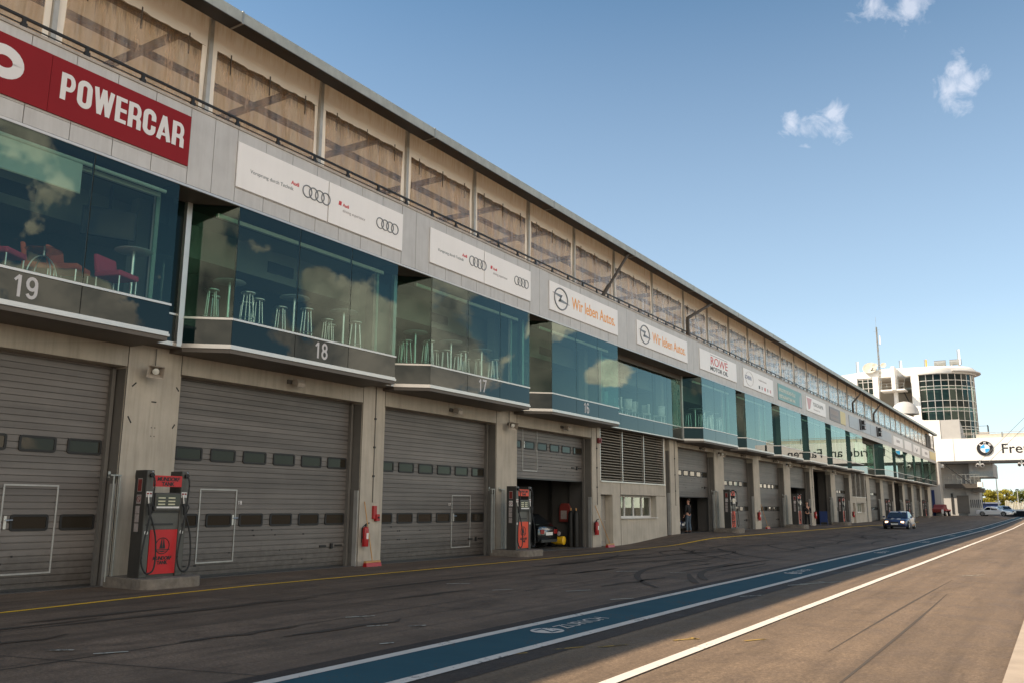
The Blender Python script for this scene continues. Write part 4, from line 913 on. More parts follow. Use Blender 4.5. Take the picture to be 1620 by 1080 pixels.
for y, z, lab in ((15.2, 4.66, 'small floodlight over the garage door under number 18'), (22.1, 4.62, 'small floodlight over the garage door under number 17'), (29.4, 4.66, 'small floodlight over the black-car garage'), (44.8, 4.75, 'small floodlight over the garage where the man stands'), (52.0, 4.75, 'small floodlight over the closed garage right of the standing man'), (59.0, 4.75, 'small floodlight over the closed garage with the fire extinguisher at its left'), (66.5, 4.75, 'small floodlight over the garage with the dark-clad man'), (73.5, 4.75, 'small floodlight over the fully open garage')):
    if hl is None:
        hl = empty('wall_floodlight', (XP, y, z), 0, lab, 'lamp', 'floodlights over the garage doors')
        b = MB(); b.box(0, .05, -.1, .05, -.04, .06, 'reveal'); b.tube([(.03, 0, .0), (.14, .05, .03)], .02, 'reveal', 6); b.build('bracket', hl)
        b = MB(); b.prism([(.10, -.06), (.30, -.13), (.33, -.03), (.26, .08), (.12, .07)], -.02, .24, 'y', 'cap'); b.build('housing', hl, bevel=.01)
        b = MB(); b.prism([(.14, -.085), (.29, -.135), (.291, -.138), (.139, -.09)], 0, .22, 'y', 'lens'); b.build('glass', hl)
    else: dup(hl, (XP, y, z), 0, lab)
def extinguisher(y, z, label, src=[None]):
    if src[0] is None:
        r = empty('fire_extinguisher', (XP, y, z), 0, label, 'fire extinguisher', 'fire extinguishers on the pillars')
        b = MB(); b.lathe([(0, 0), (.085, 0), (.09, .02), (.09, .44), (.075, .50), (.03, .53), (0, .53)], (.12, 0, 0), 'red', 18); b.build('cylinder', r, smooth=True)
        b = MB(); b.tube([(.12, 0, .53), (.12, 0, .60)], .025, 'black', 8); b.tube([(.12, 0, .60), (.17, .09, .63)], .015, 'black', 6); b.tube([(.12, -.02, .58), (.12, -.12, .52), (.12, -.13, .30), (.12, -.11, .22)], .014, 'black', 6); b.box(0, .03, -.03, .03, .1, .5, 'dark'); b.build('valve_and_hose', r)
        b = MB(); b.lathe([(.0905, .20), (.0905, .36)], (.12, 0, 0), 'sticker', 6, -.5, .9); b.build('paper_label', r, smooth=True)
        src[0] = r; return r
    return dup(src[0], (XP, y, z), 0, label)
extinguisher(18.12, 0.52, 'red fire extinguisher beside the broom, on the pillar between doors 18 and 17'); extinguisher(32.1, 0.50, 'red fire extinguisher right of the black-car garage')
extinguisher(54.8, 0.85, 'red fire extinguisher on the pillar between the two closed far garages'); extinguisher(69.6, .85, 'red fire extinguisher beside the blue chair'); extinguisher(84.2, .85, 'red fire extinguisher at the start of the second office'); extinguisher(18.1, .0, 'x') if 0 else None
r = empty('fire_alarm_box', (XP, 18.55, 1.25), 0, 'small red alarm boxes with black knob above the broom', 'alarm box'); b = MB(); b.box(0, .07, -.07, .07, 0, .36, 'red'); b.build('case', r, bevel=.01); b = MB(); b.box(.0, .10, .03, .17, -.06, .13, 'red'); b.build('lower_case', r, bevel=.01); b = MB(); b.tube([(.1, .1, .04), (.13, .1, .04)], .025, 'black', 10); b.build('knob', r)
r = empty('fire_alarm_box', (XP, 32.6, 4.25), 0, 'dark red alarm box high on the pillar by the louvre', 'alarm box'); b = MB(); b.box(0, .09, -.14, .14, 0, .22, 'stickerred'); b.build('case', r, bevel=.01); b = MB(); b.tube([(.09, 0, .1), (.13, 0, .1)], .06, 'stickerred', 12); b.build('bell', r)
def broom(x, y, z, lean, label):
    r = empty('broom', (x, y, z), 0, label, 'broom', 'brooms leaning on the pit wall')
    b = MB(); b.box(-.05, .05, -.30, .30, .10, .15, 'wood'); b.build('head', r, bevel=.01); b = MB(); b.prism([(-.05, .10), (.05, .10), (.075, 0), (-.075, 0)], -.30, .30, 'y', 'red'); b.build('bristles', r)
    b = MB(); b.tube([(0, 0, .14), (lean[0], lean[1], lean[2])], .014, 'wood', 8); b.build('handle', r); return r
broom(-15.93, 18.22, .0, (-.25, -.12, 1.72), 'long-handled broom with red head beside the extinguisher between doors 18 and 17'); broom(-15.78, 32.62, .0, (-.42, -.5, 1.68), 'red-headed broom leaning left of the office door'); broom(-16.0, 56.1, .32, (-.2, -.6, 1.55), 'far red-headed broom in front of the closed garage')
# black strip marks where a clock hung on the first pillar
b = MB()
for (y, z, a, ln) in ((10.87, 4.08, 45, .13), (11.37, 3.76, 0, .12), (11.93, 4.10, -50, .11), (10.83, 3.34, -58, .16), (11.9, 3.28, 58, .11)):
    dy, dz = math.cos(R(a)) * ln / 2, math.sin(R(a)) * ln / 2; py, pz = -math.sin(R(a)) * .014, math.cos(R(a)) * .014
    b.prism([(y - dy - py, z - dz - pz), (y + dy - py, z + dz - pz), (y + dy + py, z + dz + pz), (y - dy + py, z - dz + pz)], XP + .001, XP + .006, 'x', 'black')
for y, z in ((11.35, 3.2), (11.43, 3.2), (11.35, 3.02), (11.43, 3.02)): b.box(XP + .001, XP + .005, y, y + .025, z, z + .025, 'reveal')
part(b, 'wall_marks')
# ------------------------------------------------------------------ fuel pumps
def make_pump(loc, label, redm, nums):
    r = empty('fuel_pump', loc, 0, label, 'fuel pump', 'fuel pumps in front of the pillars')
    W, D, H_ = .98, .36, 2.08
    for i, y0 in enumerate((0, W - .17)):
        b = MB(); b.box(-D, 0, y0, y0 + .17, 0, H_, 'pumpgrey'); b.box(0.001, .006, y0 + .012, y0 + .158, .02, H_ - .02, 'pumpface'); c = b.build('hose_column', r, bevel=.008)
        b = MB(); b.tube([(.007, y0 + .10, H_ - .10), (.06, y0 + .10, H_ - .10)], .045, 'black', 12); b.tube([(.0, y0 + .10, H_ - .07), (.05, y0 + .10, H_ - .03)], .02, 'frame', 8); b.build('hose_outlet', c)
        # hose: down the front, loop, back up to the nozzle
        s = 1 if i == 0 else 1
        pts = [(.05, y0 + .10, H_ - .10), (.09, y0 + .13, H_ - .22), (.09, y0 + .12, 1.55), (.09, y0 + .07, 1.1), (.10, y0 - .02, .62), (.11, y0 - .04, .30), (.12, y0 + .04, .12), (.12, y0 + .14, .09), (.11, y0 + .24, .17), (.10, y0 + .27, .42), (.09, y0 + .24, .78), (.08, y0 + .15, 1.08), (.07, y0 + .09, 1.22)]
        out = []
        for q in range(len(pts) - 1):
            p0, p1, p2, p3 = [Vector(pts[max(0, min(len(pts) - 1, q + e))]) for e in (-1, 0, 1, 2)]
            for h in range(4):
                t_ = h / 4; out.append(0.5 * ((2 * p1) + (-p0 + p2) * t_ + (2 * p0 - 5 * p1 + 4 * p2 - p3) * t_ * t_ + (-p0 + 3 * p1 - 3 * p2 + p3) * t_ ** 3))
        b = MB(); b.tube(out, .017, 'black', 8); b.build('hose', c, smooth=True)
        b = MB(); b.tube([(.07, y0 + .09, 1.20), (.08, y0 + .07, 1.34), (.05, y0 + .06, 1.42)], .034, 'black', 8); b.tube([(.05, y0 + .06, 1.42), (.03, y0 + .05, 1.60)], .014, 'frame', 8); b.tube([(.08, y0 + .12, 1.23), (.12, y0 + .14, 1.36), (.07, y0 + .12, 1.44)], .012, 'black', 6); b.build('nozzle', c, smooth=True)
        b = MB(); b.box(.0065, .009, y0 + .02, y0 + .15, 1.55, 1.66, 'sticker'); b.box(.0095, .010, y0 + .03, y0 + .075, 1.605, 1.635, 'tail'); b.box(.0095, .010, y0 + .095, y0 + .14, 1.605, 1.635, 'tail'); b.build('sticker', c)
        b = MB(); b.tube([(.0065, y0 + .085, .86), (.010, y0 + .085, .86)], .042, 'sticker', 16); b.build('round_sticker', c)
        if nums: text_obj(nums[i], .11, 'black', c, (loc[0] + .0065, loc[1] + y0 + .085, loc[2] + .96), align='CENTER', name='column_number')
    b = MB(); b.box(-D + .04, -.03, .17, W - .17, 0, 1.62, 'pumpgrey'); b.box(-.029, -.005, .175, W - .175, 0.92, 1.30, 'pumpface'); b.box(-.029, .02, .19, W - .19, 1.245, 1.27, 'dark'); b.box(-.004, .012, .20, W - .30, 1.0, 1.04, 'dark'); body = b.build('cabinet', r)
    b = MB(); b.box(-.1, .05, .20, W - .18, 1.28, 1.64, 'pumpgrey'); d = b.build('display_unit', r, bevel=.012)
    b = MB(); b.box(.0505, .053, .235, W - .215, 1.33, 1.60, 'screen'); b.build('display_glass', d)
    b = MB()
    for z in (1.40, 1.46, 1.525):
        for y in (.27, .50): b.box(.0535, .055, y, y + .16, z, z + .026, 'lcd')
    b.box(.0535, .055, .24, W - .22, 1.335, 1.37, 'sticker'); b.build('readout', d)
    b = MB(); b.box(-.028, .002, .178, W - .178, .06, .915, redm); p = b.build('front_panel', r)
    if nums or loc[1] < 30:
        b = MB(); cy, cz, rr_ = W / 2 - .01, .60, .155
        b.tube([(.004, cy + rr_ * math.cos(q * math.pi / 16), cz + rr_ * math.sin(q * math.pi / 16)) for q in range(32)], .009, 'inkblack', 6, closed=True)
        for dy in (-.035, .035): b.face([(.005, cy + dy - .035, cz - .055), (.005, cy + dy + .035, cz - .055), (.005, cy + dy * .55 + .006, cz + .15), (.005, cy + dy * .55 - .006, cz + .15)], 'inkblack')
        b.box(.003, .006, cy - .17, cy + .17, cz - .082, cz - .066, 'inkblack'); b.face([(.006, cy - .12, cz - .095), (.006, cy, cz - .125), (.006, cy + .12, cz - .095)], 'inkblack')
        b.build('emblem', p)
        P = (loc[0] + .003, loc[1] + W / 2, loc[2])
        text_obj('MUNDORF', .095, 'inkblack', p, (P[0], P[1], P[2] + .33), align='CENTER', bold=.004, sx=.9, shear=.2); text_obj('TANK', .095, 'inkblack', p, (P[0], P[1] + .01, P[2] + .245), align='CENTER', bold=.004, sx=.9)
    b = MB(); b.box(-.02, .012, .165, W - .165, 1.76, 1.98, redm); t_ = b.build('header_sign', r)
    text_obj('MUNDORF', .105, 'inkblack', t_, (loc[0] + .013, loc[1] + W / 2, loc[2] + 1.875), align='CENTER', bold=.004, sx=1.0, shear=.2); text_obj('TANK', .105, 'inkblack', t_, (loc[0] + .013, loc[1] + W / 2, loc[2] + 1.78), align='CENTER', bold=.004)
    b = MB(); b.box(-D + .10, -D + .24, -.0035, -.0005, 1.66, 1.92, 'frame'); b.box(-D + .11, -D + .23, -.005, -.0036, 1.67, 1.90, 'stickerred'); b.build('warning_plate', r)
    b = MB(); b.box(-D + .10, -D + .24, -.0035, -.0005, 1.42, 1.60, 'stickerdull' if nums else 'sticker')
    ring = [(-D + .17 + .055 * math.cos(a * math.pi / 10), -.006, 1.51 + .055 * math.sin(a * math.pi / 10)) for a in range(20)]; b.tube(ring, .006, 'stickerred', 5, closed=True); b.tube([(-D + .13, -.006, 1.55), (-D + .21, -.006, 1.47)], .006, 'stickerred', 5); b.build('prohibition_sticker', r)
    b = MB()
    for z in (1.02, 1.20): b.box(-D + .09, -D + .22, -.0035, -.0005, z - .14, z + .02, 'stickerdull')
    b.box(-D + .09, -D + .22, -.0035, -.0005, .90, 1.36, 'stickerdull') if 0 else b.box(-D + .09, -D + .22, -.0035, -.0005, 1.23, 1.38, 'stickerdull')
    b.build('notice_sheets', r)
    b = MB(); xb = XP - loc[0] + .10
    for y in (-.12, .02, .50, .62): b.tube([(xb, y, -.1), (xb, y, 1.98)], .018, 'steel', 8)
    for y in (-.2, .42): b.box(XP - loc[0], xb + .02, y, y + .24, 1.97, 2.0, 'steel'); b.box(XP - loc[0], XP - loc[0] + .02, y, y + .05, 1.93, 2.06, 'steel')
    b.build('riser_pipes', r); return r
def plinth(x0, x1, y0, y1, z0, z1, label):
    r = MB(); rr_ = .28; pts = [(x0, y0), (x1 - rr_, y0)] + [(x1 - rr_ + rr_ * math.sin(R(a)), y0 + rr_ - rr_ * math.cos(R(a))) for a in (20, 45, 70, 90)] + [(x1 - rr_ + rr_ * math.cos(R(a)), y1 - rr_ + rr_ * math.sin(R(a))) for a in (0, 25, 50, 75, 90)] + [(x0, y1)]
    r.prism(pts, z0 - .2, z1, 'z', 'curb'); o = r.build('concrete_plinth', None, loc=(x1 - .5, (y0 + y1) / 2, z0), bevel=.02); return tag(o, label, 'plinth', 'plinths under the fuel pumps')
PUMPS = [(10.66, 'fuel pump nearest the camera with bright red panel between doors 19 and 18', 'pumpred', ('9', '8'), 0),
         (24.50, 'fuel pump with orange-red panel left of the black-car garage', 'pumporange', None, 0),
         (46.6, 'fuel pump with orange-red panel right of the man in the open garage', 'pumporange', None, .32),
         (61.0, 'fuel pump in front of the garage with the dark-clad man', 'pumporange', None, .32), (75.4, 'fuel pump just left of the second office', 'pumporange', None, .32),
         (98.2, 'far fuel pump left of the blue racing car', 'pumporange', None, .39), (112.5, 'far fuel pump behind the blue racing car', 'pumporange', None, .45), (127.0, 'farthest fuel pump near the red tractor', 'pumporange', None, .52)]
src = None
for (y, lab, m_, nums, z) in PUMPS:
    x = -15.25 if y < 20 else -15.28
    if y < 20: make_pump((x, y, z + .20), lab, m_, nums)
    elif src is None: src = make_pump((x, y, z + .20), lab, m_, nums)
    else: dup(src, (x, y, z + .20), 0, lab)
    plinth(XP + .004, -14.86, y - .10, y + 1.28, z, z + .20, 'concrete plinth under the ' + ' '.join(lab.replace('fuel pump', 'pump').split()[:11]))
# ------------------------------------------------------------------ lounge furniture
FZ = ZS + 0.031
def dupl(src, lst, label_fn):
    for i, a in enumerate(lst): dup(src, *a, label=label_fn(i))
st0 = empty('bar_stool', (0, 0, 0), 0, 'x', 'bar stool', 'chrome bar stools behind the glass')
b = MB(); b.lathe([(0, .80), (.16, .80), (.17, .815), (.17, .835), (.155, .845), (0, .845)], (0, 0, 0), 'chrome', 18); b.build('seat', st0, smooth=True)
b = MB()
b.tube([(.16 * math.cos(a * math.pi / 12), .16 * math.sin(a * math.pi / 12), .22) for a in range(24)], .010, 'chrome', 6, closed=True); b.build('foot_ring', st0, smooth=True)
for a in (20, 110, 200, 290): b = MB(); b.tube([(.10 * math.cos(R(a)), .10 * math.sin(R(a)), .80), (.165 * math.cos(R(a)), .165 * math.sin(R(a)), 0)], .016, 'chrome', 8); b.build('leg', st0, smooth=True)
tb0 = empty('bar_table', (0, 0, 0), 0, 'x', 'bar table', 'round bar tables behind the glass')
b = MB(); b.lathe([(0, 1.10), (.36, 1.10), (.38, 1.115), (.36, 1.13), (0, 1.13)], (0, 0, 0), 'tabletop', 28); b.build('tabletop', tb0, smooth=True)
b = MB(); b.tube([(0, 0, .02), (0, 0, 1.10)], .036, 'chrome', 12); b.build('column', tb0, smooth=True); b = MB(); b.lathe([(0, .03), (.24, .02), (.25, 0), (0, 0)], (0, 0, 0), 'chrome', 20); b.build('foot', tb0, smooth=True)
ordn = ['first', 'second', 'third', 'fourth', 'fifth', 'sixth', 'seventh', 'eighth', 'ninth', 'tenth', 'eleventh', 'twelfth', 'thirteenth']
s18 = [(-16.23, 12.64), (-16.75, 13.10), (-15.72, 13.27), (-16.60, 13.95), (-16.05, 13.85), (-16.21, 14.74), (-15.79, 15.22), (-16.24, 16.42), (-16.65, 16.95), (-15.80, 17.05)]
s17 = [(-16.24, 19.79), (-16.62, 20.07), (-15.98, 20.42), (-15.72, 20.22), (-16.55, 21.60), (-16.22, 21.71), (-16.36, 22.60), (-15.84, 22.17), (-16.61, 23.40), (-16.32, 23.72), (-16.10, 24.18), (-15.85, 24.01)]
used = False
for bay, L_ in (('18', s18), ('17', s17)):
    for i, (x, y) in enumerate(L_):
        lab = 'chrome bar stool in bay %s, %s from the left' % (bay, ordn[i])
        if not used: st0.location = (x, y, FZ); st0['label'] = lab; used = True
        else: dup(st0, (x, y, FZ), rbi.uniform(0, 1.5), lab)
for i, (x, y) in enumerate([(-16.3, 43.4), (-15.8, 43.9), (-15.6, 44.7), (-15.9, 45.4), (-15.6, 46.1), (-15.8, 46.9)]): dup(st0, (x, y, FZ), i * .3, 'bar stool behind the first bay past the recess, %s from the left' % ordn[i])
used = False
for bay, L_ in (('18', [(-16.19, 13.09), (-16.03, 15.01), (-16.07, 16.85)]), ('17', [(-16.14, 20.06), (-16.11, 21.85), (-16.12, 23.61)]), ('19', [(-15.88, 10.35)])):
    for i, (x, y) in enumerate(L_):
        lab = 'round bar table on one column in bay %s, %s from the left' % (bay, ordn[i]) if bay != '19' else 'round bar table beside the rightmost red armchair in bay 19'
        if not used: tb0.location = (x, y, FZ); tb0['label'] = lab; used = True
        else: dup(tb0, (x, y, FZ), 0, lab)
for i, y in enumerate((43.75, 45.2, 46.5)): dup(tb0, (-16.05, y, FZ), 0, 'round bar table behind the first bay past the recess, %s from the left' % ordn[i])
def armchair(loc, rz, m_, label):
    r = empty('armchair', loc, rz, label, 'armchair', 'low lounge chairs in bay 19')
    b = MB(); b.box(-.30, .30, -.30, .30, .36, .48, m_); b.build('seat', r, bevel=.035); b = MB(); b.prism([(-.30, .46), (-.20, .46), (-.27, .84), (-.36, .84)], -.30, .30, 'y', m_); b.build('backrest', r, bevel=.03)
    for x, y in ((-.26, -.26), (-.26, .26), (.26, -.26), (.26, .26)): b = MB(); b.tube([(x, y, 0), (x, y, .36)], .014, 'chrome', 8); b.build('leg', r)
    return r
armchair((-15.62, 9.86, FZ), R(20), 'armred', 'dark red lounge chair alone in the right pane of bay 19'); armchair((-15.95, 9.05, FZ), R(35), 'armorange', 'orange-red lounge chair behind the mullion of bay 19'); armchair((-16.35, 8.70, FZ), R(60), 'armorange', 'orange-red lounge chair behind the low glass table in bay 19'); armchair((-15.95, 7.78, FZ), R(30), 'armred', 'dark red lounge chair left of the low table in bay 19'); armchair((-15.55, 7.10, FZ), R(60), 'armorange', 'orange lounge chair cut by the left picture edge')
r = empty('low_table', (-15.78, 8.45, FZ), 0, 'low round glass table with arched chrome frame in bay 19', 'table'); b = MB(); b.lathe([(0, .62), (.32, .62), (.33, .63), (0, .64)], (0, 0, 0), 'clearpane', 24); b.build('glass_top', r, smooth=True)
b = MB(); b.tube([(0, .3 * math.cos(R(a)), .02 + .5 * math.sin(R(a))) for a in range(0, 181, 15)], .014, 'chrome', 8); b.tube([(.3 * math.cos(R(a)), 0, .02 + .5 * math.sin(R(a))) for a in range(0, 181, 15)], .014, 'chrome', 8); b.tube([(0, 0, .52), (0, 0, .62)], .02, 'chrome', 8); b.build('frame', r, smooth=True)
r = empty('television', (-16.3, 10.0, 7.05), R(-25), 'black flat television hanging from the ceiling in bay 19', 'television'); b = MB(); b.box(-.04, .04, -.52, .52, 0, .62, 'black'); b.build('screen_case', r, bevel=.01); b = MB(); b.box(.041, .044, -.48, .48, .04, .58, 'doorpane'); b.build('screen', r); b = MB(); b.tube([(-.05, 0, .3), (-.05, 0, 1.15)], .03, 'black', 8); b.build('ceiling_mount', r)
r = empty('roller_blind', (XF - .22, 7.2, 8.0), 0, 'pale green roller blind half lowered in the left pane of bay 19', 'blind'); b = MB(); b.box(XF - .225, XF - .215, 5.3, 8.72, 7.42, 8.0, 'blind'); b.build('cloth', r, world=True); b = MB(); b.box(XF - .235, XF - .205, 5.3, 8.72, 7.395, 7.42, 'coving'); b.build('bottom_bar', r, world=True); b = MB(); b.tube([(XF - .22, 5.3, 8.03), (XF - .22, 10.55, 8.03)], .04, 'blind', 10); b.build('roller', r, world=True)
ch0 = None
for i, (x, y) in enumerate([(-16.7, 33.9), (-16.95, 35.9), (-16.9, 36.9), (-17.1, 38.0), (-17.0, 39.2), (-16.7, 40.4)]):
    lab = 'cream shell chair behind the recessed glazing, %s from the left' % ordn[i]
    if ch0 is None:
        ch0 = empty('dining_chair', (x, y, FZ), R(200), lab, 'chair', 'cream chairs behind the recessed glazing')
        b = MB(); b.box(-.24, .24, -.25, .25, .42, .50, 'cream'); b.build('seat', ch0, bevel=.03); b = MB(); k = b.mi('cream')
        prof = []
        for q in range(9):
            a = R(100 + 160 * q / 8); prof.append((.27 * math.cos(a), .27 * math.sin(a)))
        for z in (.44, .95):
            for p in prof: b.v.append((p[0] * (1.0 if z < .6 else 1.1), p[1], z))
        for q in range(8): b.f.append((q, q + 1, q + 10, q + 9)); b.m.append(k)
        o = b.build('backrest', ch0, smooth=True); sd = o.modifiers.new('thick', 'SOLIDIFY'); sd.thickness = .04
        for a, c in ((-.2, -.2), (-.2, .2), (.2, -.2), (.2, .2)): b = MB(); b.tube([(a, c, 0), (a, c, .42)], .014, 'chrome', 6); b.build('leg', ch0)
    else: dup(ch0, (x, y, FZ), R(200 + 40 * math.sin(i * 2)), lab)
# ------------------------------------------------------------------ cars
def lerp(a, b, t): return a + (b - a) * t
def make_car(name, loc, rz, label, Lc, Wd, H, paint_, bonnet=1.0, front_lit=False, hatch=False, group=None, stripe=None, wing=False, rearplate=False):
    r = empty(name, loc, rz, label, 'car', group)
    h = Lc / 2; w = Wd / 2; zt = H * .62
    S = [(-h, .72, .38, zt * .80), (-h + .06, .88, .26, zt * .96), (-h + .35, .97, .20, zt * 1.02), (-h * .62, 1, .17, zt * 1.04), (-h * .2, 1, .16, zt * 1.02), (h * .25, 1, .16, zt * .99), (h * .42, 1, .17, zt * .96), (h * .72, .97, .18, zt * .88), (h - .18, .88, .20, zt * .78), (h - .04, .76, .25, zt * .66), (h, .66, .34, zt * .54)]
    b = MB(); k = b.mi(paint_); P = 9
    for (x, wf, z0, z1) in S:
        ww = w * wf; sec = [(ww * .85, z0), (ww * .98, z0 + .05), (ww, lerp(z0, z1, .5)), (ww * .97, z1 - .07), (ww * .88, z1), (ww * .5, z1 + .025), (0, z1 + .035)]
        full = [(-y, z) for y, z in sec] + [(y, z) for y, z in reversed(sec[:-1])]
        b.v += [(x, y, z) for y, z in full]
    n = len(full)
    for i in range(len(S) - 1):
        for q in range(n):
            q2 = (q + 1) % n; b.f.append((i * n + q, i * n + q2, (i + 1) * n + q2, (i + 1) * n + q)); b.m.append(k)
    b.f.append(tuple(reversed(range(n)))); b.m.append(k); b.f.append(tuple((len(S) - 1) * n + q for q in range(n))); b.m.append(k)
    body = b.build('body', r, smooth=True)
    # cabin
    xb0 = -h * (.92 if hatch else .66); xr0 = -h * (.60 if hatch else .36); xr1 = h * .10; xb1 = h * .42; zb = zt * 1.0; wr_ = w * .72; wb = w * .90
    b = MB(); B = [(xb0, wb * .92, zb), (xr0, wr_ * .95, H - .03), ((xr0 + xr1) / 2, wr_, H), (xr1, wr_ * .96, H - .03), (xb1, wb * .95, zb)]
    k = b.mi(paint_); lo = [(xb0, wb * .92), (xb0 * .5, wb), (xb1 * .3, wb), (xb1 * .6, wb), (xb1, wb * .95)]
    for (x, y, z) in B[1:4]: pass
    V = [(xb0, -wb * .92, zb), (xb1, -wb * .95, zb), (xb1, wb * .95, zb), (xb0, wb * .92, zb), (xr0, -wr_ * .95, H - .04), ((xr0 + xr1) / 2, -wr_, H - .01), (xr1, -wr_ * .96, H - .04), (xr1, wr_ * .96, H - .04), ((xr0 + xr1) / 2, wr_, H - .01), (xr0, wr_ * .95, H - .04), ((xr0 + xr1) / 2, 0, H + .02), (xr0, 0, H - .01), (xr1, 0, H - .015)]
    b.v += V; F = [(0, 1, 6, 5, 4), (3, 9, 8, 7, 2), (1, 2, 7, 12, 6), (0, 4, 11, 9, 3), (4, 5, 10, 11), (5, 6, 12, 10), (7, 8, 10, 12), (8, 9, 11, 10)]
    for f in F: b.f.append(f); b.m.append(k)
    b.build('roof_shell', r, smooth=False, bevel=.03)
    def quad(name_, pts, m_, d=.012, par=r):
        p = [Vector(q) for q in pts]; nrm = (p[1] - p[0]).cross(p[-1] - p[0]).normalized(); b = MB()
        o_ = [q + nrm * d for q in p]; k_ = b.mi(m_); nn = len(p); b.v += [tuple(q) for q in p] + [tuple(q) for q in o_]
        b.f.append(tuple(range(nn, 2 * nn))); b.m.append(k_)
        for q in range(nn): b.f.append((q, (q + 1) % nn, nn + (q + 1) % nn, nn + q)); b.m.append(k_)
        return b.build(name_, par)
    def L3(a, c, t): return tuple(lerp(a[i], c[i], t) for i in range(3))
    def inset(q, u0, u1, v0, v1):   # q: bl, br, tr, tl
        f = lambda u, v: L3(L3(q[0], q[1], u), L3(q[3], q[2], u), v); return [f(u0, v0), f(u1, v0), f(u1, v1), f(u0, v1)]
    quad('windscreen', inset([V[1], V[2], V[7], V[6]], .06, .94, .05, .90), 'carglass')
    quad('rear_window', inset([V[3], V[0], V[4], V[9]], .08, .92, .15, .90), 'carglass')
    quad('side_window', inset([V[0], V[1], V[6], V[4]], .13, .50, .08, .86), 'carglass'); quad('side_window', inset([V[0], V[1], V[6], V[4]], .53, .92, .08, .86), 'carglass')
    quad('side_window', inset([V[2], V[3], V[9], V[7]], .08, .47, .08, .86), 'carglass'); quad('side_window', inset([V[2], V[3], V[9], V[7]], .50, .87, .08, .86), 'carglass')
    for x in (-h * .60, h * .62):
        for s in (-1, 1):
            b = MB(); yy = s * (w - .20); b.tube([(x, yy, .31), (x, s * (w + .005), .31)], .315, 'tyre', 22); wh = b.build('wheel', r, smooth=True)
            b = MB(); b.tube([(x, s * (w + .004), .31), (x, s * (w + .012), .31)], .20, 'rim', 10); b.tube([(x, s * (w + .01), .31), (x, s * (w + .02), .31)], .05, 'dark', 8); b.build('rim', wh)
            b = MB(); b.lathe([(.34, -.001), (.40, .004), (.40, -.02)], (0, 0, 0), 'dark', 16, 0, math.pi)
            for i_, v in enumerate(b.v): b.v[i_] = (x + v[0], s * (w + .001 + v[2]), .31 + v[1])
            b.build('wheel_arch', r)
    for s in (-1, 1):
        b = MB(); b.box(h - .14, h - .01, s * w * .50, s * w * .74, zt * .56, zt * .72, 'headlit' if front_lit else 'lens'); b.build('headlight', r, bevel=.02)
        b = MB(); b.box(-h - .01, -h + .10, s * w * .42, s * w * .74, zt * .66, zt * .86, 'tail'); b.build('tail_light', r, bevel=.015)
        b = MB(); b.box(xb1 * .75 - .05, xb1 * .75 + .08, s * (w + .02), s * (w + .18), zb + .02, zb + .14, paint_); b.build('mirror', r, bevel=.02)
    b = MB(); b.box(h - .03, h + .015, -.30, .30, zt * .50, zt * .66, 'dark'); b.box(h - .12, h + .02, -.6, .6, .24, .33, 'dark'); b.build('grille', r)
    b = MB(); b.box(h + .012, h + .022, -.26, .26, .36, .47, 'plate'); b.build('number_plate', r)
    b = MB(); b.box(-h - .02, -h + .05, -w * .7, w * .7, .24, .34, 'dark'); b.box(-h - .015, -h, -.26, .26, zt * .60, zt * .74, 'plate'); b.build('rear_bumper', r)
    b = MB()
    for s in (-1, 1): b.box(-h * .35, h * .40, s * (w - .01), s * (w + .004), .17, .24, 'dark')
    b.build('side_skirt', r)
    if stripe:
        quad('screen_banner', inset([V[1], V[2], V[7], V[6]], .03, .97, .86, .99), 'carwhite', .016)
        b = MB()
        for s in (-1, 1):
            b.face([(h * .45, s * (w + .006), zt * .9), (-h * .35, s * (w + .006), zt * .98), (-h * .55, s * (w + .006), zt * .5), (h * .05, s * (w + .006), zt * .35)], 'carwhite')
            b.face([(h * .02, s * (w + .007), zt * .34), (-h * .5, s * (w + .007), zt * .42), (-h * .5, s * (w + .007), zt * .36), (h * .02, s * (w + .007), zt * .28)], 'inkorange')
            b.face([(h * .86, s * .12, zt * .87), (h * .86, s * .42, zt * .85), (h * .62, s * .34, zt * .965), (h * .62, s * .10, zt * .975)], 'carwhite')
        b.build('livery_stripes', r)
    if wing:
        b = MB(); b.box(-h - .02, -h + .22, -w * .85, w * .85, zt + .34, zt + .37, paint_); b.box(-h + .06, -h + .10, -.5, -.46, zt, zt + .34, 'dark'); b.box(-h + .06, -h + .10, .46, .5, zt, zt + .34, 'dark'); b.build('rear_wing', r)
    return r
make_car('racing_car', (-11.55, 79.0, gz(-11.5, 79)), R(-91.7), 'blue and white racing saloon with lit headlamps driving on the apron', 4.5, 1.92, 1.44, 'carblue', front_lit=True, stripe=True, wing=True)
make_car('parked_car', (-19.32, 30.15, 0.008), R(179), 'black hatchback parked nose-in inside the half-open garage, tail towards the lane', 4.2, 1.72, 1.36, 'carblack', hatch=True)
make_car('parked_car', (-18.9, 43.2, 0.33), R(8), 'dark blue car inside the garage beside the standing man', 4.2, 1.75, 1.22, 'carblue', hatch=True)
make_car('parked_coupe', (-8.55, 149, gz(-9, 149)), R(-14), 'white coupe parked broadside beyond the lane below the bridge', 4.75, 1.85, 1.38, 'carwhite', stripe=False)
make_car('parked_car', (-8.2, 171, gz(-9, 171)), R(-60), 'silver-blue car behind the white coupe by the lamp post', 4.3, 1.8, 1.5, 'carsilver', hatch=True)
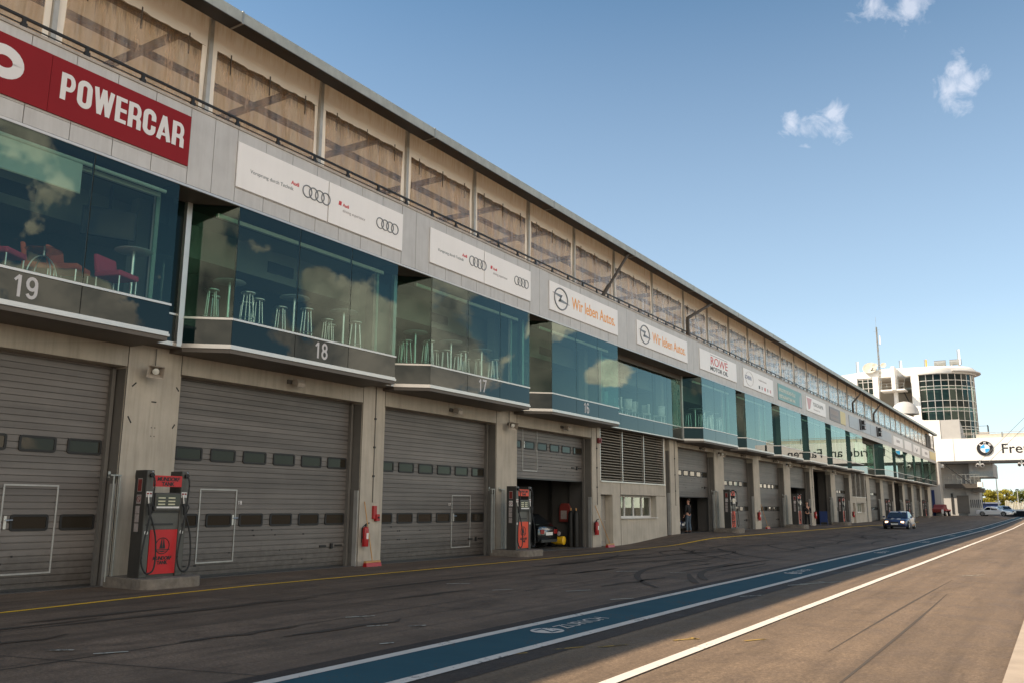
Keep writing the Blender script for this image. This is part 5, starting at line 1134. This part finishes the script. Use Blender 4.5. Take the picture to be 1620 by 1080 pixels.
# red tractor-like vehicle at the end of the garages
zr = gz(-15.5, 146)
r = empty('sweeper_truck', (-15.6, 146, zr), R(-100), 'low red tractor with pale wheel guards parked by the grey end wall', 'tractor')
b = MB(); b.prism([(-1.6, .5), (1.4, .5), (1.5, 1.0), (.6, 1.25), (.2, 1.7), (-.9, 1.7), (-1.2, 1.1), (-1.6, 1.05)], -.75, .75, 'y', 'stickerred'); b.build('body', r, bevel=.08)
for x in (-1.0, 1.0):
    for s in (-1, 1): b = MB(); b.tube([(x, s * .85, .42), (x, s * 1.12, .42)], .42, 'tyre', 18); wq = b.build('wheel', r, smooth=True); b = MB(); b.tube([(x, s * 1.12, .42), (x, s * 1.14, .42)], .2, 'carwhite', 12); b.build('rim', wq)
b = MB(); b.box(1.4, 1.55, -.95, -.65, .35, .95, 'carwhite'); b.box(1.4, 1.55, .65, .95, .35, .95, 'carwhite'); b.build('wheel_guard', r); b = MB(); b.box(-1.3, 1.3, -1.2, 1.2, .75, .95, 'red'); b.build('mudguard', r, bevel=.03)
# ------------------------------------------------------------------ things in the open garages
r = empty('hose_reel_cabinet', (-17.5, 32.1, 1.0), 0, 'dark red rounded cabinet with white notice on the garage side wall', 'cabinet'); b = MB(); b.prism([(-.26, 0), (.26, 0), (.26, .62), (.16, .76), (-.16, .76), (-.26, .62)], -.20, 0, 'y', 'stickerred'); b.build('case', r, bevel=.02); b = MB(); b.box(-.18, .10, -.205, -.2005, .12, .46, 'stickerdull'); b.build('notice', r); b = MB(); b.tube([(.26, -.1, .68), (.36, -.1, .55), (.36, -.1, .25), (.30, -.1, .1), (.12, -.1, -.1), (.05, -.1, -.6), (.2, -.15, -.95)], .016, 'black', 6); b.build('hose', r)
for i, x in enumerate((-17.12, -16.88)):
    r = empty('gas_cylinder', (x, 31.75, .01), 0, 'tall dark gas cylinder by the garage jamb, ' + ('left one' if i == 0 else 'right one'), 'gas cylinder', 'gas cylinders in the black-car garage'); b = MB(); b.lathe([(0, 0), (.11, 0), (.115, .03), (.115, 1.3), (.07, 1.43), (.03, 1.46), (0, 1.46)], (0, 0, 0), 'black', 16); b.build('cylinder', r, smooth=True); b = MB(); b.tube([(0, 0, 1.45), (0, 0, 1.56)], .03, 'wood', 8); b.build('valve', r)
r = empty('air_compressor', (-17.55, 31.45, .01), 0, 'yellow and black air compressor on the floor right of the black car', 'compressor'); b = MB(); b.tube([(-.3, 0, .26), (-.26, 0, .26), (.26, 0, .26), (.3, 0, .26)], [.1, .17, .17, .1], 'yellow', 16); b.build('tank', r, smooth=True); b = MB(); b.box(-.16, .16, -.12, .12, .42, .66, 'black'); b.tube([(.1, -.13, .54), (.1, -.16, .54)], .09, 'inkgrey', 12); b.build('motor', r, bevel=.02); b = MB(); b.tube([(-.2, -.15, .08), (-.2, .15, .08)], .08, 'black', 10); b.build('wheel', r)
r = empty('folding_chair', (-15.75, 70.6, .32), R(10), 'dark blue folding chair in front of the open garage', 'chair'); b = MB(); b.box(-.28, .28, -.28, .28, .42, .46, 'bluepaint'); b.build('seat', r); b = MB(); b.prism([(-.28, -.2), (.28, -.2), (.30, .62), (-.30, .62)], -.30, -.27, 'y', 'bluepaint')
for i_, v in enumerate(b.v): b.v[i_] = (v[0], v[1] - v[2] * .12, v[2] + .46)
b.build('backrest', r); 
for s, a in ((-1, -1), (-1, 1), (1, -1), (1, 1)): b = MB(); b.tube([(s * .28, a * .25, 0), (s * .26, -a * .1, .44)], .015, 'bluepaint', 6); b.build('leg', r)
# ------------------------------------------------------------------ people
def skin_mesh(name, chains, m_, parent, sub=2):
    vs, es, rad = [], [], []; idx = {}
    for ch in chains:
        prev = None
        for key, p, rd in ch:
            if key in idx: i = idx[key]
            else:
                i = len(vs); vs.append(p); rad.append(rd); idx[key] = i
            if prev is not None and prev != i: es.append((prev, i))
            prev = i
    me = bpy.data.meshes.new(name); me.from_pydata(vs, es, []); me.materials.append(M[m_]); o = bpy.data.objects.new(name, me); C.objects.link(o); o.parent = parent
    sk_ = o.modifiers.new('skin', 'SKIN'); sk_.use_smooth_shade = True
    for i, v in enumerate(me.skin_vertices[0].data): rr_ = rad[i]; v.radius = rr_ if isinstance(rr_, tuple) else (rr_, rr_); v.use_root = (i == 0)
    sb = o.modifiers.new('sub', 'SUBSURF'); sb.levels = sub; sb.render_levels = sub; return o
def person(loc, rz, s, label, top, legs, headback=0.0, bent=0.0):
    r = empty('person', loc, rz, label, 'person'); r.scale = (s, s, s)
    hb = headback
    pel, ch, nk = ('pel', (0, 0, .96), (.13, .10)), ('chest', (bent * .5, 0, 1.30), (.165, .11)), ('neck', (bent * .9 - hb * .3, 0, 1.50), .052)
    hd = [('chin', (bent + .02 - hb * .3, 0, 1.575), (.068, .075)), ('head', (bent - hb * .5, 0, 1.66), (.078, .095)), ('crown', (bent - hb, 0, 1.725), (.06, .075))]
    def leg(sg, dx=0.0): return [pel, ('hip%d' % sg, (0, sg * .09, .90), .088), ('kn%d' % sg, (.03 + dx * .5, sg * .10, .50), .058), ('an%d' % sg, (-.01 + dx, sg * .11, .09), .042), ('toe%d' % sg, (.15 + dx, sg * .125, .035), (.042, .028))]
    def arm(sg, el, hn): return [ch, ('sh%d' % sg, (bent * .6, sg * .19, 1.41), .056), ('el%d' % sg, el, .042), ('wr%d' % sg, hn, .030), ('pa%d' % sg, (hn[0] + .03, hn[1], hn[2] - .07), (.040, .020))]
    aL, aR = ((-.03, .27, 1.13), (.08, .24, .93)), ((.06, -.26, 1.14), (.20, -.16, 1.05))
    skin_mesh('body', [[pel, ('waist', (bent * .2, 0, 1.1), (.125, .09)), ch, nk] + hd, leg(1, .02), leg(-1, -.04), arm(1, *aL), arm(-1, *aR)], 'skin', r)
    for sg, hn in ((1, aL[1]), (-1, aR[1])):
        for q in range(5):
            x, y, z = hn[0] + .03, hn[1] + (q - 2) * .017 * (1 if q else 1.9), hn[2] - .10 + (.035 if q == 0 else 0)
            skin_mesh('finger', [[('a', (x, y, z), .009), ('b', (x + .012, y, z - .035), .009), ('c', (x + .028, y * 1.0, z - .062 + .006 * abs(q - 3)), .007)]], 'skin', r, 1)
    def fat(rd, d): return (rd[0] + d, rd[1] + d) if isinstance(rd, tuple) else rd + d
    tp = [[('p', (0, 0, .90), (.152, .122)), ('w', (bent * .2, 0, 1.1), (.15, .115)), ('chest', (bent * .5, 0, 1.30), (.19, .135)), ('nk', (bent * .85, 0, 1.47), (.075, .075))]]
    for sg, (el, hn) in ((1, aL), (-1, aR)): tp.append([('chest', (bent * .5, 0, 1.30), (.19, .135)), ('s%d' % sg, (bent * .6, sg * .19, 1.41), .075), ('e%d' % sg, el, .060), ('h%d' % sg, hn, .048)])
    skin_mesh('jacket', tp, top, r)
    lg = []
    for sg, dx in ((1, .02), (-1, -.04)): lg.append([('p', (0, 0, .97), (.135, .11)), ('h%d' % sg, (0, sg * .09, .88), .103), ('k%d' % sg, (.03 + dx * .5, sg * .10, .50), .075), ('a%d' % sg, (-.01 + dx, sg * .11, .09), .062)])
    skin_mesh('trousers', lg, legs, r)
    for sg, dx in ((1, .02), (-1, -.04)): skin_mesh('shoe', [[('a', (-.05 + dx, sg * .11, .05), .045), ('b', (.06 + dx, sg * .12, .045), (.05, .04)), ('c', (.17 + dx, sg * .125, .035), (.045, .032))]], 'black', r, 1)
    hx = bent - hb
    skin_mesh('hair', [[('a', (hx - .055 + hb * .2, 0, 1.64), (.062, .075)), ('b', (hx - .02, 0, 1.735), (.066, .082)), ('c', (hx + .035, 0, 1.755), (.04, .06))]], 'hair', r)
    b = MB(); fx = bent - hb * .4
    b.prism([(fx + .085, 1.665), (fx + .112, 1.625), (fx + .085, 1.615)], -.012, .012, 'y', 'skin')
    for sy in (-.032, .032): b.tube([(fx + .072, sy, 1.668), (fx + .082, sy, 1.668)], .010, 'dark', 8)
    b.box(fx + .070, fx + .082, -.025, .025, 1.588, 1.596, 'stickerred')
    for sy in (-.085, .085): b.tube([(fx - .005, sy, 1.62), (fx - .005, sy * 1.03, 1.66)], [.018, .022], 'skin', 8)
    b.build('face', r); return r
person((-16.62, 43.75, .33), R(165), .98, 'man in black jacket and faded jeans looking up at the garage door', 'jacket', 'jeans', headback=.06)
person((-15.95, 66.3, .33), R(-60), 1.0, 'man in dark clothes standing right of a far fuel pump', 'jacket', 'trousers')
# ------------------------------------------------------------------ ADVERTISING BRIDGE over the lane
YB = 150.0
BR = empty('gantry_bridge', (-15.6, YB, 8.9), 0, 'white gantry bridge over the lane with round emblem and black lettering', 'bridge')
b = MB(); b.prism([(-15.75, 8.97), (12.5, 8.97), (12.5, 12.35), (-15.75, 12.40)], YB, YB + 2.6, 'y', 'white'); b.build('bridge_beam', BR, world=True)
b = MB(); b.box(-15.8, 12.6, YB - .06, YB + 2.7, 8.58, 8.965, 'dark'); b.build('bottom_beam', BR, world=True)
b = MB()
for x in (-13.35, -10.45, -6.6, -2.5, 2, 6.5, 11): b.box(x - .09, x + .09, YB + .3, YB + .5, 12.4, 13.25, 'steel')
for z in (12.95, 13.2): b.box(-13.3, 12.4, YB + .36, YB + .44, z, z + .07, 'cap')
b.box(-10.1, 12.4, YB + .33, YB + .36, 12.42, 12.95, 'fencepale'); b.build('walkway_rail', BR, world=True)
b = MB(); b.box(-13.36, -13.30, YB - .012, YB - .002, 8.97, 12.38, 'steel'); b.build('panel_joint', BR, world=True)
text_obj('Freude am Fahren', 2.02, 'inkblack', BR, (-6.95, YB - .012, 10.03), (1, 0, 0), (0, 0, 1), 1.06, .02, .004)
cx, cz, R0 = -9.05, 10.78, 1.13
em = MB(); em.tube([(cx, YB - .002, cz), (cx, YB - .05, cz)], R0, 'inkblack', 48); e = em.build('round_emblem', BR, world=True)
b = MB()
for q in range(4):
    pts = [(cx, YB - .058, cz)] + [(cx + .62 * math.cos(R(q * 90 + a)), YB - .058, cz + .62 * math.sin(R(q * 90 + a))) for a in range(0, 91, 10)]; b.face(pts[::-1] if 0 else pts, 'roundelblue' if q in (1, 3) else 'signwhite')
b.tube([(cx + .64 * math.cos(a * math.pi / 20), YB - .055, cz + .64 * math.sin(a * math.pi / 20)) for a in range(40)], .03, 'frame', 5, closed=True); b.tube([(cx + R0 * math.cos(a * math.pi / 24), YB - .05, cz + R0 * math.sin(a * math.pi / 24)) for a in range(48)], .03, 'frame', 5, closed=True)
b.build('emblem_field', e, world=True)
for ch, a in (('B', 135), ('M', 90), ('W', 45)):
    ca, sa = math.cos(R(a)), math.sin(R(a)); xd = (sa, 0, -ca); yd = (ca, 0, sa)
    text_obj(ch, .42, 'inkwhite', e, (cx + .72 * ca - xd[0] * .15, YB - .06, cz + .72 * sa - xd[2] * .15), xd, yd, .95, .01, .002, name='emblem_letter')
b = MB(); b.box(12.2, 14.2, YB, YB + 2.6, 0, 12.4, 'white'); b.build('end_support', BR, world=True)
for x, lab in ((-9.9, 'white twin camera pod under the bridge below the emblem'), (-4.4, 'white twin camera pod under the bridge at the picture edge')):
    r = empty('camera_pod', (x, YB - .2, 8.3), 0, lab, 'camera', 'camera pods under the bridge'); b = MB(); b.box(-.1, .1, -.05, .1, .0, .75, 'steel'); b.build('bracket', r)
    for s in (-1, 1): b = MB(); b.tube([(s * .32, .3, .05), (s * .32, -.55, -.12)], .26, 'carwhite', 14); hh = b.build('housing', r, smooth=True); b = MB(); b.tube([(s * .32, -.55, -.12), (s * .32, -.60, -.13)], .2, 'dark', 12); b.build('lens', hh)
# ------------------------------------------------------------------ CONTROL TOWER building behind the pit building
TW = empty('control_tower', (-16, 162, 0), 0, 'white race control building with round green glass tower and flat disc roof', 'building')
def tp(b, n, **k): return b.build(n, TW, world=True, **k)
cx, cy, RT = -16.75, 165.4, 6.1
a0, a1 = R(-118), R(75)
zr_ = [13.0, 14.75, 15.2, 16.2, 17.8, 18.4, 19.55, 21.5, 22.05, 23.0, 24.1]
kinds = ['g', 'd', 'd2', 'g', 'l', 'd', 'g', 'l', 'd', 'd']
b = MB(); b.lathe([(RT - .4, 0), (RT - .4, 24.0)], (cx, cy, 0), 'roomwall', 30, a0, a1)
for z in (14.0, 18.0, 21.9): b.lathe([(0, z), (RT - .15, z), (RT - .15, z + .3), (0, z + .3)], (cx, cy, 0), 'ceil', 30)
tp(b, 'tower_core', smooth=True)
ncol = 18
for i in range(len(kinds)):
    b = MB(); b.lathe([(RT, zr_[i] + .02), (RT, zr_[i + 1] - .02)], (cx, cy, 0), {'g': 'towerglass', 'l': 'sideglass', 'd': 'towerdark', 'd2': 'towerdark'}[kinds[i]], ncol, a0, a1); tp(b, 'window_band')
b = MB()
for z in zr_: b.lathe([(RT - .06, z - .05), (RT + .05, z - .05), (RT + .05, z + .05), (RT - .06, z + .05)], (cx, cy, 0), 'frame', 36, a0, a1)
for i in range(ncol + 1):
    a = a0 + (a1 - a0) * i / ncol; b.tube([(cx + (RT + .04) * math.cos(a), cy + (RT + .04) * math.sin(a), 12.8), (cx + (RT + .04) * math.cos(a), cy + (RT + .04) * math.sin(a), 24.1)], .06, 'frame', 4)
tp(b, 'glazing_bars')
b = MB(); b.lathe([(0, 24.1), (RT + .35, 24.1), (RT + .45, 24.3), (RT + .45, 25.0), (RT + .1, 25.35), (0, 25.4)], (cx, cy, 0), 'white', 40)
b.lathe([(RT + .45, 24.25), (RT + 1.15, 24.40), (RT + 1.15, 24.55), (RT + .45, 24.45)], (cx, cy, 0), 'white', 30, R(-60), R(80)); tp(b, 'disc_roof', smooth=True)
b = MB()
b.box(-19.75, -18.55, 159.3, 161.0, 10, 24.35, 'white')                              # pylon left of the glass
b.box(-32, -18.8, 166.5, 168.0, 8, 24.6, 'beige')                                    # recessed wall
b.prism([(-33.5, 24.25), (-18.6, 24.25), (-18.6, 25.55), (-24, 25.75), (-33.5, 24.9)], 160.6, 168, 'y', 'white')   # roof band
b.box(-26.0, -25.1, 160, 161, 12, 24.4, 'white'); b.box(-33.5, -28.6, 160.2, 161, 12, 24.4, 'white'); b.box(-28.6, -26.0, 160.2, 161, 12, 20.4, 'white'); b.box(-22.6, -22.0, 157.5, 161, 21.6, 25.6, 'white')
b.tube([(-22.3, 159.5, 12), (-22.3, 159.5, 21.5)], .35, 'white', 14)
tp(b, 'wall')
b = MB(); b.box(-28.6, -26.0, 160.55, 160.6, 20.4, 24.1, 'towerglass'); w_ = tp(b, 'window'); b = MB()
for x in (-28.6, -27.75, -26.88, -26.08): b.box(x, x + .10, 160.42, 160.52, 20.4, 24.1, 'trim')
for z in (20.4, 21.3, 22.4, 23.5, 24.0): b.box(-28.6, -26.0, 160.43, 160.51, z, z + .08, 'trim')
b.build('glazing_bars', w_, world=True)
b = MB(); b.box(-24.4, -20.6, 157.6, 161, 21.45, 21.7, 'white'); tp(b, 'balcony'); b = MB()
for z in (22.2, 22.7): b.tube([(-24.3, 157.7, z), (-20.7, 157.7, z)], .03, 'steel', 6)
for x in (-24.3, -23.4, -22.5, -21.6, -20.7): b.tube([(x, 157.7, 21.7), (x, 157.7, 22.7)], .035, 'steel', 6)
for z in (23.9, 24.3): b.tube([(-22.0, 160.2, z), (-18.7, 160.2, z)], .03, 'steel', 6)
for x in (-21.8, -20.9, -19.9, -18.9): b.tube([(x, 160.2, 22.9), (x, 160.2, 24.3)], .04, 'steel', 6)
b.tube([(-21.8, 161, 19.0), (-18.8, 161, 19.0)], .05, 'tdark', 6); b.tube([(-20.3, 161, 17.9), (-20.3, 161, 19.0)], .05, 'tdark', 6)
tp(b, 'balcony_rail'); b = MB(); b.box(-22.2, -18.8, 160.5, 164, 17.6, 17.9, 'beige')
b.tube([(-21.5, 160.8, 22.4), (-20.6, 160.8, 20.0), (-19.9, 160.8, 17.9)], .12, 'dark', 6); tp(b, 'stair')
b = MB(); b.lathe([(2.2, 0), (2.2, .0), (2.0, .9), (1.5, 1.6), (.8, 2.05), (0, 2.2)], (-20.4, 154, 16.9), 'grey', 24); tp(b, 'dome', smooth=True)
b = MB(); b.prism([(-22, 8), (-14.98, 8), (-14.98, 15.42), (-17.2, 15.48), (-22, 17.5)], 150.02, 156, 'y', 'white'); b.box(-17.0, -15.0, 150, 150.02, 9, 12.3, 'white') if 0 else None
b.prism([(150.1, 12.41), (159.0, 12.41), (159.0, 13.2), (150.1, 15.40)], -14.975, -12.2, 'x', 'grey'); tp(b, 'stair_block')
# lower storeys under and behind the bridge
b = MB()
b.box(-17.6, -15.35, 146.6, 150, 0, 8.7, 'grey'); b.box(-26, -12.4, 153, 160, 0, 13.0, 'grey')
b.prism([(-12.4, 0), (-10.6, 0), (-10.6, 8.6), (-12.4, 8.6)], 152.6, 158, 'y', 'grey'); b.box(-11.6, -8.35, 151.2, 163, 6.6, 8.7, 'grey'); b.box(-11.6, -8.35, 151.17, 151.2, 6.5, 7.4, 'steel'); tp(b, 'lower_wall')
b = MB(); b.box(-15.1, -10.4, 150.6, 152.4, 4.85, 5.5, 'tdark'); b.box(-10.6, -9.9, 150.4, 152.4, 5.0, 5.75, 'white'); b.box(-11.4, -9.8, 151.5, 154, 4.2, 4.85, 'reveal'); tp(b, 'canopy')
b = MB()
for z in (6.2, 6.9): b.tube([(-15.1, 150.65, z), (-10.3, 150.65, z)], .03, 'steel', 6)
for i in range(9): b.tube([(-15.1 + i * .6, 150.65, 5.5), (-15.1 + i * .6, 150.65, 6.9)], .03, 'steel', 6)
b.tube([(-15.0, 149.8, 8.6), (-11.6, 150.5, 5.6)], .07, 'dark', 6); tp(b, 'terrace_rail')
b = MB(); b.box(-13.75, -12.1, 152.5, 152.58, 1.0, 3.75, 'reveal'); b.box(-14.6, -14.3, 152.9, 153.0, .9, 4.1, 'dark'); tp(b, 'door')
for i in range(8):
    b = MB(); x = -11.9 + i * .27; b.box(x, x + .1, 152.55, 152.6, 1.9, 3.1, 'dark'); tp(b, 'slit_window')
b = MB(); b.box(-16.6, -16.2, 146.5, 146.6, .5, 4.5, 'bluepaint'); tp(b, 'blue_panel')
b = MB(); b.prism([(-14.99, 9.6), (-14.4, 9.6), (-14.4, 12.2), (-14.99, 12.2)], 135.5, 140.8, 'y', 'dark'); 
# dark louvre end at the last tarpaulin
b = MB()
for i in range(12): b.box(-15.5, -14.95, 139.2 + i * .0, 139.3, 10.0 + i * .18, 10.09 + i * .18, 'dark')
b.box(-15.6, -15.5, 136.6, 141, 9.9, 12.3, 'dark'); b.box(-15.0, -14.9, 139.15, 139.35, 9.9, 12.3, 'dark'); part(b, 'end_louvre')
# roof plant
def roofthing(name, loc, label, cat, fn, group=None):
    r = empty(name, loc, 0, label, cat, group); fn(r); return r
def tank(r): b = MB(); b.tube([(-.9, 0, .75), (.9, 0, .75)], .5, 'steel', 16); b.build('drum', r, smooth=True); b = MB(); b.box(-.7, -.5, -.3, .3, -.3, .5, 'grey'); b.box(.5, .7, -.3, .3, -.3, .5, 'grey'); b.build('foot', r)
roofthing('water_tank', (-15.4, 163, 25.6), 'left silver drum on the disc roof', 'tank', tank, 'drums on the disc roof'); roofthing('water_tank', (-13.0, 163, 25.6), 'right silver drum on the disc roof beside the antenna', 'tank', tank, 'drums on the disc roof')
def ant(h, t_): 
    def f(r): b = MB(); b.box(-.12, .12, -.1, .1, .3, h, t_); b.build('panel', r); b = MB(); b.tube([(-.28, 0, -.3), (-.28, 0, h + .05)], .06, 'steel', 8); b.build('pole', r)
    return f
roofthing('panel_antenna', (-12.3, 162.5, 25.5), 'white panel antenna on the disc roof by the right drum', 'antenna', ant(2.9, 'signwhite'), 'panel antennas'); roofthing('panel_antenna', (-21.3, 161, 25.4), 'white panel antenna between lattice mast and disc roof', 'antenna', ant(1.6, 'signwhite'), 'panel antennas'); roofthing('panel_antenna', (-28.4, 161, 25.0), 'slanting white panel antenna left of the big dish', 'antenna', ant(2.4, 'signwhite'), 'panel antennas'); roofthing('vent_pipe', (-17.5, 162.5, 25.6), 'small yellow vent pipe on the disc roof', 'pipe', ant(1.5, 'inkorange'))
def dish(rad, tilt):
    def f(r):
        b = MB(); b.lathe([(0, 0), (rad * .5, rad * .06), (rad * .85, rad * .17), (rad, rad * .25), (rad * .98, rad * .27), (rad * .5, rad * .08), (0, .02)], (0, 0, 0), 'fencepale', 24)
        mt_ = Matrix.Rotation(tilt, 3, 'X') ; b.v = [tuple(mt_ @ Vector(v)) for v in b.v]; b.v = [(v[0], v[1], v[2] + rad * .8) for v in b.v]; b.build('reflector', r, smooth=True)
        b = MB(); b.tube([(0, 0, -.5), (0, .1, rad * .75)], .09, 'steel', 8); b.tube([(0, -.1, rad * .3), (rad * .8, -rad * .8, rad * 1.1)], .09, 'dark', 6); b.build('feed_arm', r)
    return f
roofthing('satellite_dish', (-26.4, 160.8, 25.0), 'large pale satellite dish with black arm on the left roof', 'dish', dish(1.2, R(60)))
r = empty('lattice_mast', (-24.6, 159, 23.5), 0, 'tall thin rust and grey radio mast with two round dishes', 'mast'); b = MB()
for a in range(3):
    ax, ay = .16 * math.cos(a * 2.09), .16 * math.sin(a * 2.09); b.tube([(ax, ay, -2), (ax * .6, ay * .6, 9.4)], .07, 'steel', 5)
for i in range(22): b.tube([(.15 * math.cos(i * 2.09), .15 * math.sin(i * 2.09), -2 + i * .5), (.15 * math.cos(i * 2.09 + 2.09), .15 * math.sin(i * 2.09 + 2.09), -1.5 + i * .5)], .04, 'wood', 4)
b.tube([(0, 0, 9.3), (0, 0, 11.2)], .02, 'steel', 5); b.build('lattice', r)
b = MB(); b.tube([(.5, 0, 6.3), (.5, 0, 7.8)], .09, 'signwhite', 8); b.tube([(0, 0, 6.3), (.5, 0, 6.3)], .03, 'steel', 5); b.tube([(-.5, 0, 8.6), (.5, 0, 8.9)], .02, 'steel', 5); b.tube([(-.6, 0, 2.0), (.9, 0, 2.0)], .025, 'steel', 5); b.build('aerials', r)
for s in (-.65, .75): b = MB(); b.lathe([(0, 0), (.35, .06), (.48, .14), (.45, .16), (0, .03)], (0, 0, 0), 'fencepale', 18); mt_ = Matrix.Rotation(R(75), 3, 'X') @ Matrix.Rotation(R(20 * s), 3, 'Z'); b.v = [tuple(Vector((s, -.1, 2.6)) + mt_ @ Vector(v)) for v in b.v]; b.build('round_dish', r, smooth=True)
# small balcony at the right of the tower
b = MB(); b.box(-10.1, -8.8, 157.5, 160, 13.6, 13.9, 'grey'); b.box(-8.9, -8.8, 157.5, 160, 13.9, 15.0, 'dark'); b.box(-10.1, -8.8, 157.5, 157.6, 14.8, 14.9, 'steel'); tp(b, 'side_balcony')
# stay wires, lamp post, far fence, tyre wall, hut
b = MB(); b.tube([(-9.9, 149.7, 8.8), (-2.6, 139.7, 14.9)], .03, 'steel', 5); b.tube([(-8.6, 149.7, 8.8), (-1.4, 139.7, 14.9)], .03, 'steel', 5); b.tube([(-2.6, 139.7, 14.9), (2, 132, 20)], .03, 'steel', 4); b.tube([(-1.4, 139.7, 14.9), (3, 132, 20)], .03, 'steel', 4); b.build('stay_wires', BR, world=True)
def lamp_post(x, y, h, lab):
    z = gz(x, y); r = empty('lamp_post', (x, y, z), 0, lab, 'lamp post', 'tall lamp posts beyond the bridge'); b = MB(); b.tube([(0, 0, 0), (0, 0, h)], [.13, .06], 'frame', 10); b.build('pole', r, smooth=True); b = MB(); b.lathe([(0, 0), (.35, .05), (.42, .16), (.1, .3), (0, .3)], (0, 0, h), 'dark', 14); b.build('lamp_head', r, smooth=True)
lamp_post(-9.35, 176, 8.0, 'tall white lamp post with dark disc head right of the building'); lamp_post(-7.7, 215, 5.0, 'shorter post in front of the trees at the right edge')
b = MB(); rw = random.Random(4); yy = 0
for i in range(60):
    t_ = i / 59; x = lerp(-9.0, 6.0, t_); y = lerp(176, 158, t_)
    for lv in range(4): b.lathe([(.16, 0), (.30, .02), (.32, .12), (.30, .22), (.16, .24)], (x, y, gz(x, y) + lv * .24), 'tyrewall', 10)
o = b.build('tyre_barrier', None, loc=(-2, 167, gz(-2, 167)), smooth=True); tag(o, 'low dark tyre barrier beyond the lane right of the white coupe', 'barrier')
r = empty('paling_fence', (-4, 190, gz(-4, 190)), 0, 'pale upright paling fence behind the tyre barrier', 'fence'); b = MB()
for i in range(60):
    x = -9.0 + i * .28; b.box(x, x + .2, 190 - i * .25, 190.05 - i * .25, gz(x, 190) + .9, gz(x, 190) + 2.45 + .15 * math.sin(i * 1.3), 'fencepale')
b.build('palings', r, world=True); b = MB(); b.box(-8.8, 8, 180, 180.3, gz(-2, 180) + .3, gz(-2, 180) + 1.2, 'white'); b.build('guard_rail', r, world=True)
r = empty('portable_cabin', (-11.8, 196, gz(-11, 196)), 0, 'dark blue cabin with flat canopy under the trees', 'cabin'); b = MB(); b.box(-1.6, 1.6, -1, 1, 0, 1.9, 'bluepaint'); b.build('body', r, bevel=.05); b = MB(); b.box(-2.3, 1.8, -1.3, 1.2, 1.9, 2.1, 'inkblue'); b.build('canopy', r)
# ------------------------------------------------------------------ trees beyond the end of the lane
M['leafY'] = mat('yellow_green_leaf', (0.26, 0.22, 0.010), 0.7, var=.4, vs=.8); M['leafG'] = mat('dark_green_leaf', (0.10, 0.115, 0.010), 0.7, var=.4, vs=.8); M['bark'] = mat('bark', (0.08, 0.055, 0.035), .9, var=.3)
def tree(x, y, h, w_, m_, seed, label):
    rg = random.Random(seed); z = gz(x, y); r = empty('tree', (x, y, z), 0, label, 'tree', 'trees beyond the end of the lane')
    b = MB(); b.tube([(0, 0, 0), (.1, 0, h * .3), (.0, .1, h * .75)], [.22, .16, .05], 'bark', 8)
    for q in range(7): a = rg.uniform(0, 6.28); b.tube([(.05, 0, h * rg.uniform(.2, .5)), (w_ * .35 * math.cos(a), w_ * .35 * math.sin(a), h * rg.uniform(.5, .85))], [.09, .02], 'bark', 5)
    b.build('trunk', r, smooth=True)
    b = MB(); k = b.mi(m_); cl = [(rg.gauss(0, w_ * .24), rg.gauss(0, w_ * .24), h * rg.uniform(.18, .92), rg.uniform(.35, .8)) for _ in range(44)]
    for (cx_, cy_, cz_, cr) in cl:
        for q in range(70):
            d = Vector((rg.gauss(0, 1), rg.gauss(0, 1), rg.gauss(0, .8))).normalized() * cr * rg.uniform(.5, 1.0); p = Vector((cx_, cy_, cz_)) + d
            u = Vector((rg.gauss(0, 1), rg.gauss(0, 1), rg.gauss(0, 1))).normalized(); v = u.orthogonal().normalized(); s_ = rg.uniform(.10, .20); n0 = len(b.v)
            b.v += [tuple(p - u * s_), tuple(p + v * s_ * .7), tuple(p + u * s_), tuple(p - v * s_ * .7)]; b.f.append((n0, n0 + 1, n0 + 2, n0 + 3)); b.m.append(k)
    b.build('crown', r); return r
TR = [(-16.5, 231, 5.4, 4.5, 'leafY', 'yellow-green tree half hidden behind the building corner'), (-13.4, 226, 5.1, 4.2, 'leafY', 'bright yellow-green tree left of the tall lamp post'), (-10.6, 229, 5.3, 4.2, 'leafY', 'yellow-green tree right of the tall lamp post'), (-8.2, 233, 5.4, 4.0, 'leafG', 'dark green tree behind the short post'), (-5.6, 236, 5.8, 4.4, 'leafG', 'dark green tree behind the paling fence'), (-2.2, 232, 5.5, 4.6, 'leafY', 'yellow-green tree just beyond the right picture edge')]
for i, (x, y, h, w_, m_, lab) in enumerate(TR): tree(x, y, h, w_, m_, 40 + i, lab)
